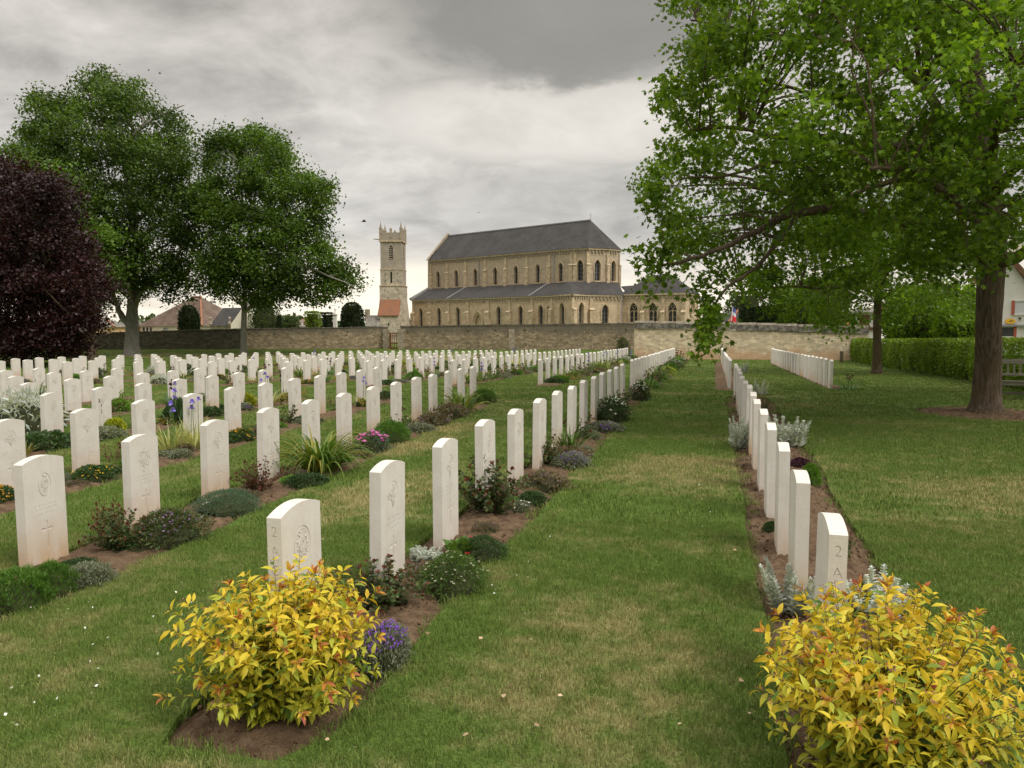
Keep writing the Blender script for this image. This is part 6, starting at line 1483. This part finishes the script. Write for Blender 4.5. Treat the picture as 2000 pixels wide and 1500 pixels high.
def proto(kind, hi):
    k = (kind, hi)
    if k in PROTO: return PROTO[k]
    q = 1.0 if hi else .30; z = 1.0 if hi else 1.75   # fewer, larger leaves when far away
    N_ = lambda n: max(8, int(n*q))
    P = {
     'rose': lambda: leafy_stems(N_(62), .66, .42, 17 if hi else 9, .046*z**.5, 'rose', T_oval(.36), 'redrose', 'stem', None, .5, .2, 4),
     'whiterose': lambda: leafy_stems(N_(44), .52, .42, 15 if hi else 9, .042*z**.5, 'rose', T_oval(.36), 'redrose')+[flowers(5, .36, .38, .05, 'f_white', 0, .3, 6)],
     'redbush': lambda: leafy_stems(N_(32), .46, .40, 12 if hi else 7, .034*z**.5, 'redrose', T_oval(.36), 'redrose'),
     'bluemound': lambda: cushion('blue', None, .60, .15, .017*z, N_(6500), lump=.03, lance=True),
     'greymound': lambda: cushion('grey', None, .50, .13, .015*z, N_(3600), lump=.08),
     'darkmound': lambda: cushion('dark', None, .42, .13, .018*z, N_(3000), lump=.08),
     'greenmound': lambda: cushion('bright', None, .42, .17, .018*z, N_(3600), lump=.05),
     'heath': lambda: cushion('heath', 'f_lilac', .46, .14, .018*z, N_(3000), N_(110), .012*z, .24),
     'lavender': lambda: cushion('grey', 'f_purple', .42, .11, .016*z, N_(3200), N_(260), .014*z, .12),
     'aubretia': lambda: cushion('greymix' if 'greymix' in M else 'grey', 'f_purple', .44, .13, .015*z, N_(4200), N_(420), .016*z, .10, .45),
     'alyssum': lambda: cushion('green', 'f_cream', .44, .20, .022*z, N_(4200), N_(95), .018*z, .10, .2, True),
     'candytuft': lambda: cushion('dark', 'f_white', .52, .24, .028*z, N_(3800), N_(130), .038*z, .10, .25, True),
     'pinks': lambda: cushion('blue', 'f_pink', .42, .16, .026*z, N_(2200), N_(230), .030*z, .05, .45, True),
     'marigold': lambda: cushion('dark', 'f_orange', .42, .12, .018*z, N_(2200), N_(240), .022*z, .08, .15),
     'yellowflower': lambda: cushion('dark', 'f_yellow', .46, .14, .020*z, N_(2600), N_(90), .024*z, .12, .2),
     'lime': lambda: cushion('lime', None, .38, .17, .020*z, N_(3000), lump=.05),
     'geranium': lambda: cushion('rose', 'f_lilac', .62, .27, .042*z, N_(3000), N_(130), .026*z, .14, .3, True),
     'geum': lambda: cushion('dark', 'f_red', .42, .15, .022*z, N_(3000), 5, .040, .08, .2, True),
     'smallwhite': lambda: cushion('grey', 'f_white', .28, .07, .018*z, N_(900), 14, .026, .1, .3, True),
     'sedum': lambda: cushion('tawny', None, .40, .13, .020*z, N_(2600), lump=.1),
     'purpleleaf': lambda: cushion('purpleleaf', None, .30, .10, .022*z, N_(1500)),
     'lily': lambda: [('leaves', blades(N_(210)+10, .14, .42, .70, .026*z**.4, .75, 2.3, 'lily', seg=8))],
     'smalllily': lambda: [('leaves', blades(N_(120)+10, .09, .26, .46, .016*z**.4, .7, 1.7, 'green'))],
     'yellowgrass': lambda: [('leaves', blades(N_(90)+10, .08, .2, .34, .012*z**.4, .7, 1.6, 'tawny'))],
     'iris': lambda: iris('varieg', 'f_iris', .46, .46, N_(62)+14, 3), 'greeniris': lambda: iris('iris', 'f_iris', .34, .36, N_(46)+12, 3, .6), 'darkiris': lambda: iris('iris', 'f_dark', .34, .34, N_(46)+12, 3, .52),
     'silver': lambda: spikes(N_(34)+6, .42, .36), 'silvertall': lambda: spikes(N_(16)+5, .30, .50), 'artemisia': lambda: cushion('silver', None, .52, .26, .034*z, N_(2600), lump=.15, lance=True),
     'fern': lambda: fern(), 'hosta': hosta,
    }[kind]()
    dims = {'rose': (.55, .42), 'whiterose': (.45, .42), 'redbush': (.40, .40), 'bluemound': (.60, .15), 'greymound': (.5, .13), 'darkmound': (.42, .13), 'greenmound': (.42, .17), 'heath': (.46, .14), 'lavender': (.42, .11),
            'aubretia': (.44, .13), 'alyssum': (.44, .20), 'candytuft': (.52, .24), 'pinks': (.42, .16), 'marigold': (.42, .12), 'yellowflower': (.46, .14), 'lime': (.38, .17), 'geranium': (.62, .27), 'geum': (.42, .15), 'smallwhite': (.28, .07),
            'sedum': (.4, .13), 'purpleleaf': (.3, .1), 'lily': (.75, .36), 'smalllily': (.55, .26), 'yellowgrass': (.42, .18), 'iris': (.5, .66), 'greeniris': (.36, .62), 'darkiris': (.36, .52), 'silver': (.42, .36), 'silvertall': (.3, .5), 'artemisia': (.52, .26), 'fern': (.45, .26), 'hosta': (.34, .16)}[kind]
    PROTO[k] = (P, dims); return PROTO[k]
WORDS = {'rose': ('rose_bush', 'dark leaved rose bush'), 'whiterose': ('rose_bush', 'white flowered rose bush'), 'redbush': ('rose_bush', 'red leaved rose shoots'), 'bluemound': ('cushion_plant', 'smooth blue green cushion plant'), 'greymound': ('cushion_plant', 'grey green cushion plant'),
 'darkmound': ('cushion_plant', 'dark green cushion plant'), 'greenmound': ('cushion_plant', 'bright green cushion plant'), 'heath': ('heather', 'brownish heather mound'), 'lavender': ('flowering_plant', 'low purple flowered mound'), 'aubretia': ('flowering_plant', 'violet flowered trailing cushion'),
 'alyssum': ('flowering_plant', 'cream flowered green mound'), 'candytuft': ('flowering_plant', 'white flowered candytuft'), 'pinks': ('flowering_plant', 'magenta flowered pinks'), 'marigold': ('flowering_plant', 'orange yellow flower cushion'), 'yellowflower': ('flowering_plant', 'yellow flowered green plant'),
 'lime': ('cushion_plant', 'lime yellow cushion plant'), 'geranium': ('flowering_plant', 'lilac flowered leafy geranium'), 'geum': ('flowering_plant', 'dark plant with red flowers'), 'smallwhite': ('flowering_plant', 'tiny white flowered plant'), 'sedum': ('cushion_plant', 'tawny cushion plant'), 'purpleleaf': ('cushion_plant', 'purple leaved low plant'),
 'lily': ('daylily', 'arching green daylily clump'), 'smalllily': ('daylily', 'small green daylily clump'), 'yellowgrass': ('ornamental_grass', 'straw yellow grass tuft'), 'iris': ('iris', 'variegated iris with violet flowers'), 'greeniris': ('iris', 'green iris with violet flowers'), 'darkiris': ('iris', 'dark maroon flowered iris'),
 'silver': ('silver_plant', 'woolly silver leaved plant'), 'silvertall': ('silver_plant', 'tall woolly silver spikes'), 'artemisia': ('silver_plant', 'bushy silver leaved plant'), 'fern': ('feathery_plant', 'feathery bright green plant'), 'hosta': ('hosta', 'broad leaved green hosta')}
USED = {}
def plant(kind, x, y, w, h, label, rz=None, hi=None, dep=None, zoff=0.0, cat=None):
    Zd = y*math.cos(PSI)-x*math.sin(PSI); hi = (Zd < 9.5) if hi is None else hi
    P, (w0, h0) = proto(kind, hi); name = WORDS[kind][0]
    if len(label.split()) > 16: print('LONG', label)
    if label in USED: print('DUP LABEL', label)
    USED[label] = 1
    inbed = any(inside(BEDS[k], x, y) for k in BEDS); z = gz(x, y)+(-.01 if inbed else -.02)+zoff
    r_ = thing(name, label, cat or name.replace('_', ' '), (x, y, z), random.uniform(0, 6.28) if rz is None else rz, WORDS[kind][1]+' plants')
    r_.scale = (w/w0, (dep or w)/w0, h/h0)
    for nm, me in P: o = bpy.data.objects.new(nm, me); COL.objects.link(o); o.parent = r_
    return r_
def pp(kind, px, py, w, h, label, back=.35, **k):
    """plant whose front foot is seen at (px, py) and that looks w by h pixels"""
    u, v, Z = gr(px, py); wm = w*Z/1504; hm = max(.05, h*Z/1504-.55*wm*1.67/Z)
    c = Vector((u, v)).normalized()*wm*back
    return plant(kind, u+c.x, v+c.y, wm, hm*k.pop('hs', 1.0), label, **k)
# ---- the two golden bushes in front
def spirea(x, y, w, h, label, nst, seed):
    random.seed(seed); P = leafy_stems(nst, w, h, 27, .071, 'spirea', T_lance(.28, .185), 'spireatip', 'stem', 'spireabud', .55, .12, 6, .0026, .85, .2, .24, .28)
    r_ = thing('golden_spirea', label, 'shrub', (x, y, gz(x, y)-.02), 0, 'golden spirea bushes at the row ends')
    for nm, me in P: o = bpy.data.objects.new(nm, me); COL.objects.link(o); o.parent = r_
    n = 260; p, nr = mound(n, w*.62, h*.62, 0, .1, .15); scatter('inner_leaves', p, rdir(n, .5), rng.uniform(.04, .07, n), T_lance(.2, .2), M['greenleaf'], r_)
spirea(-1.82, 2.93, .86, .67, 'golden yellow spirea bush with reddish tips in front of the 2 A C headstone', 250, 21)
spirea(.655, 3.00, .98, .735, 'larger golden yellow spirea bush at the lower right corner of the photo', 290, 22)
# ---- plants read off the photograph, bed by bed
A_ = 'front row left of the grass path'
pp('rose', 748, 1200, 175, 130, 'dark green rose bush between the left golden bush and the second headstone')
pp('aubretia', 752, 1306, 104, 100, 'violet flowered trailing cushion on the soil right of the left golden bush', dep=.42, rz=0)
pp('alyssum', 885, 1165, 140, 100, 'mound with small cream flowers beside the second headstone, nearest the grass path')
pp('hosta', 905, 1098, 110, 55, 'broad leaved green plant between the second and third headstones left of the path')
pp('silver', 835, 1098, 55, 45, 'small silvery leaved plant behind the cream flowered mound', hs=.7)
pp('geum', 940, 1098, 115, 60, 'low dark plant with small red flowers beside the third headstone')
pp('rose', 955, 1010, 150, 120, 'bushy rose with dark red young leaves between the third and fourth headstones', hs=1.15)
pp('smallwhite', 1010, 1000, 65, 26, 'tiny white flowered plant at the foot of the bushy dark red rose')
pp('darkmound', 1040, 985, 60, 30, 'little dark green cushion right of the bushy dark red rose')
pp('heath', 1062, 958, 110, 42, 'brownish heather with lilac haze near the fifth headstone left of the path')
pp('lavender', 1118, 915, 80, 36, 'low purple flowered mound near the sixth headstone left of the path')
pp('heath', 1112, 905, 90, 32, 'pale brown heather behind the purple mound near the sixth headstone', back=.6)
pp('whiterose', 1062, 912, 75, 75, 'white flowered rose bush between the fifth and sixth headstones left of the path')
pp('smalllily', 1112, 888, 110, 70, 'fresh green daylily clump beside the seventh headstone left of the path')
pp('rose', 1132, 860, 75, 60, 'dark rose bush beside the eighth headstone left of the path')
pp('lavender', 1182, 845, 80, 24, 'long low purple mound before the big white candytuft')
pp('candytuft', 1194, 825, 78, 50, 'big white flowered candytuft beside the ninth headstone left of the path')
pp('redbush', 1163, 818, 50, 45, 'red brown leafy bush left of the big white candytuft')
pp('rose', 1215, 792, 62, 48, 'dark green bush between the two white candytufts')
pp('candytuft', 1250, 783, 40, 38, 'smaller white flowered candytuft at the far end of the front row')
pp('rose', 235, 1080, 110, 110, 'dark leafy bush with red shoots in front of the second stone at left')
pp('redbush', 215, 1060, 70, 110, 'red leaved rose shoots left of the lilac geranium', zoff=.0)
pp('geranium', 330, 1068, 150, 85, 'lilac flowered geranium mound, second front row left of path')
pp('fern', 30, 1195, 150, 100, 'feathery bright green plant at the left edge of the photo')
pp('fern', 100, 1168, 100, 80, 'feathery green plant at the foot of the nearest left headstone')
pp('greymound', 172, 1148, 105, 62, 'grey green thyme mound right of the feathery plants')
pp('bluemound', 445, 1008, 145, 62, 'smooth blue green dome in front of the third stone at left', dep=.62, rz=.1)
pp('redbush', 510, 965, 95, 90, 'thin red leaved rose before the fourth stone, second front row')
pp('greenmound', 580, 945, 70, 26, 'low fresh green carpet left of the large daylily', hs=.8)
pp('lily', 625, 930, 160, 100, 'large arching daylily before the fifth stone, second front row')
pp('darkmound', 600, 950, 90, 30, 'low dark green creeping plant below the large daylily')
pp('redbush', 690, 882, 45, 45, 'dark red rose left of the magenta pinks')
pp('pinks', 727, 884, 78, 42, 'magenta flowered pinks near the seventh stone, second front row')
pp('fern', 765, 866, 75, 45, 'feathery bright green plant right of the magenta pinks')
pp('whiterose', 785, 848, 45, 55, 'white flowered rose behind the feathery plant, second front row')
pp('greymound', 815, 845, 80, 22, 'low grey green carpet near the eighth stone, second front row')
pp('heath', 850, 832, 70, 26, 'brown heather near the ninth stone, second front row')
pp('heath', 880, 818, 70, 30, 'lilac brown heather before the far daylily')
pp('lily', 905, 808, 90, 55, 'arching daylily near the tenth stone, second front row')
pp('fern', 945, 788, 50, 28, 'soft green tuft at the end of the second front row')
pp('marigold', -5, 985, 75, 42, 'orange yellow flower cushion at the left edge')
pp('yellowflower', 180, 942, 85, 38, 'yellow flowered plant before the third front row, second stone')
pp('greymound', 128, 945, 40, 24, 'pale grey green cushion left of the yellow flowers')
pp('redbush', 225, 905, 60, 75, 'bronze leaved bush left of the second headstone at left')
pp('iris', 335, 885, 80, 110, 'left variegated iris with tall violet flowers', hi=True)
pp('iris', 380, 880, 80, 110, 'right variegated iris with tall violet flowers', hi=True)
pp('greymound', 330, 892, 90, 16, 'grey green carpet at the foot of the variegated irises')
pp('marigold', 472, 862, 60, 26, 'orange yellow flower cushion near the fifth stone, third front row')
pp('darkmound', 440, 868, 60, 24, 'dark cushion left of the orange yellow flowers')
pp('redbush', 450, 850, 35, 45, 'small red rose left of the orange yellow flowers')
pp('rose', 560, 830, 50, 55, 'dark rose bush near the sixth stone, third front row')
pp('darkmound', 600, 828, 60, 18, 'low dark cushion near the seventh stone, third front row')
pp('redbush', 648, 795, 40, 38, 'bronze rose near the eighth stone, third front row')
pp('iris', 712, 795, 42, 60, 'variegated leaved iris near the ninth stone, third front row')
pp('marigold', 706, 795, 22, 16, 'small orange flower cushion at the foot of the variegated iris')
pp('darkmound', 752, 780, 36, 16, 'dark cushion at the end of the third front row')
pp('darkmound', 92, 880, 110, 40, 'dark green cushion below the stone with small maroon flowers')
pp('artemisia', 45, 848, 150, 75, 'large silver leaved bush at the left edge', hs=1.2)
pp('yellowgrass', 50, 890, 50, 26, 'straw yellow grass tuft at the left edge')
pp('lime', 225, 848, 45, 32, 'lime yellow cushion in the fourth front row')
pp('darkiris', 196, 850, 22, 70, 'maroon flowered iris left of the lime yellow cushion')
pp('greenmound', 232, 806, 42, 28, 'bright green cushion, fourth front row')
pp('darkmound', 355, 828, 75, 48, 'dark green shrub behind the variegated irises')
pp('greeniris', 345, 830, 40, 90, 'green iris with violet flowers behind the dark green shrub')
pp('yellowgrass', 400, 812, 34, 30, 'straw coloured tuft in the fourth front row')
pp('darkmound', 428, 800, 28, 12, 'tiny dark cushion in the fourth front row')
pp('lime', 482, 795, 36, 26, 'lime yellow cushion near the sixth stone, fourth front row')
pp('darkiris', 556, 780, 40, 55, 'maroon flowered iris beyond the seventh stone, fourth front row')
pp('yellowgrass', 592, 774, 22, 20, 'tawny grass tuft at the end of the fourth front row')
# right of the grass path
pp('silvertall', 1545, 1200, 62, 110, 'tall silver spikes left of the 2 A B headstone', hi=True)
pp('silver', 1600, 1215, 70, 80, 'silver leaved plant hidden behind the 2 A B headstone', hs=.9, hi=True)
pp('silvertall', 1700, 1205, 90, 95, 'silver spikes right of the 2 A B headstone', hi=True)
pp('lavender', 1688, 1170, 80, 40, 'violet flowered mound behind the right silver spikes')
pp('hosta', 1680, 1200, 60, 60, 'broad green leaves right of the 2 A B headstone', hs=1.2)
pp('rose', 1643, 1098, 50, 80, 'dark rose bush right of the second stone, right of the path')
pp('darkmound', 1507, 1040, 36, 26, 'small dark green tuft left of the third stone, right of the path')
pp('darkmound', 1545, 1085, 36, 20, 'small green tuft left of the second stone, right of the path')
pp('greenmound', 1583, 948, 42, 46, 'bright green mound right of the fourth stone, right of the path')
pp('purpleleaf', 1562, 912, 40, 20, 'purple leaved low plant right of the fifth stone, right of the path')
pp('silver', 1447, 876, 42, 62, 'left silver spikes beside the sixth stone, right of the path', hi=True)
pp('silver', 1530, 872, 66, 76, 'wide silver spikes right of the sixth stone, right of the path', hs=.8, hi=True)
pp('rose', 1493, 948, 20, 60, 'thin rose shoots left of the fifth stone, right of the path')
pp('whiterose', 1448, 822, 22, 42, 'pale rose left of the eighth stone, right of the path')
pp('rose', 1437, 790, 18, 34, 'small rose left of the tenth stone, right of the path')
pp('silver', 1480, 772, 26, 34, 'small silver plant right of the ninth stone, right of the path')
pp('rose', 1492, 800, 26, 30, 'dark bush right of the eighth stone, right of the path')
pp('silver', 1452, 728, 14, 22, 'silver plant at the start of the right back row')
pp('silver', 1418, 738, 10, 16, 'pale plant left of the right back row')
pp('darkiris', 1658, 762, 44, 34, 'dark maroon iris right of the nearest stone of the lawn row', hs=.9)
pp('geranium', 1216, 698, 28, 46, 'tall violet flowered plant at the corner of the cream wall', hs=.75)
# ---- back plots and remaining gaps: one or two plants between neighbouring stones
KW = [('heath', 3), ('darkmound', 4), ('greymound', 2), ('rose', 4), ('redbush', 2), ('greenmound', 2), ('lavender', 2), ('lily', 2), ('smalllily', 2), ('yellowgrass', 1), ('candytuft', 1), ('greeniris', 2), ('iris', 1), ('lime', 1), ('marigold', 1), ('sedum', 2), ('artemisia', 1), ('fern', 1), ('darkiris', 1), ('geranium', 1)]
KL = [k for k, n in KW for _ in range(n)]
random.seed(5)
last = None
for key in ('A2', 'R2', 'B2', 'C2', 'D2', 'E2', 'F2', 'G2', 'H2', 'I2', 'J2', 'X2', 'D', 'E', 'F', 'G'):
    r_ = ROWS[key]; dens = 1.0 if key in ('A2', 'B2', 'C2') else .86 if key not in ('R2', 'X2') else .35
    for i in [a_+b_ for a_ in range(r_['n']-1) for b_ in ((0, .5) if key in ('A2', 'B2', 'C2') else (0,))]:
        half = i % 1 > 0; i = int(i)
        if random.random() > dens: continue
        kind = random.choice(KL)
        while kind == last: kind = random.choice(KL)
        last = kind
        P0, (w0, h0) = proto(kind, False); s = r_['step']*(i+.5+(.5 if half else 0)+random.uniform(-.1, .1))
        w_ = min(.80, w0*random.uniform(1.25, 1.7)); h_ = h0*random.uniform(1.1, 1.5)
        if key in ('R2', 'X2'): kind = random.choice(['redbush', 'smalllily', 'darkmound']); w_, h_ = .22, .16
        side = (.34 if key not in ('R2', 'X2') else .22)+random.uniform(-.04, .06)
        x, y = rowpt(key, s+r_['step']*.18, side)
        plant(kind, x, y, w_, h_, '%s %s %s stone, %s' % (WORDS[kind][1], 'beyond' if half else 'near', ORD[i+1], r_['words']), hi=False)
# low fillers that close the gaps in the front beds
random.seed(9)
for key, kinds in (('A', ['greymound', 'darkmound', 'heath', 'sedum', 'smallwhite', 'greenmound']), ('B', ['darkmound', 'greymound', 'heath', 'sedum', 'greenmound', 'smallwhite']), ('C', ['darkmound', 'heath', 'redbush', 'greymound', 'sedum', 'greenmound', 'rose'])):
    r_ = ROWS[key]
    for i in range(2 if key == 'A' else 1, r_['n']):
        for q in ((.45,) if key == 'A' else (.2, .7)):
            if random.random() < .3: continue
            kind = random.choice(kinds); s_ = r_['step']*(i-1+q+random.uniform(-.1, .1)); wd = random.uniform(.10, .30) if key == 'A' else random.uniform(.12, .5)
            x, y = rowpt(key, s_, wd)
            plant(kind, x, y, random.uniform(.22, .36), random.uniform(.06, .12) if kind not in ('redbush', 'rose') else .26, 'small %s close to %s stone, %s' % (WORDS[kind][1].split(' ', 0)[0], ORD[i+(1 if q > .5 else 0)], r_['words'].replace('the ', '', 1)))
print('objects', len(bpy.data.objects))
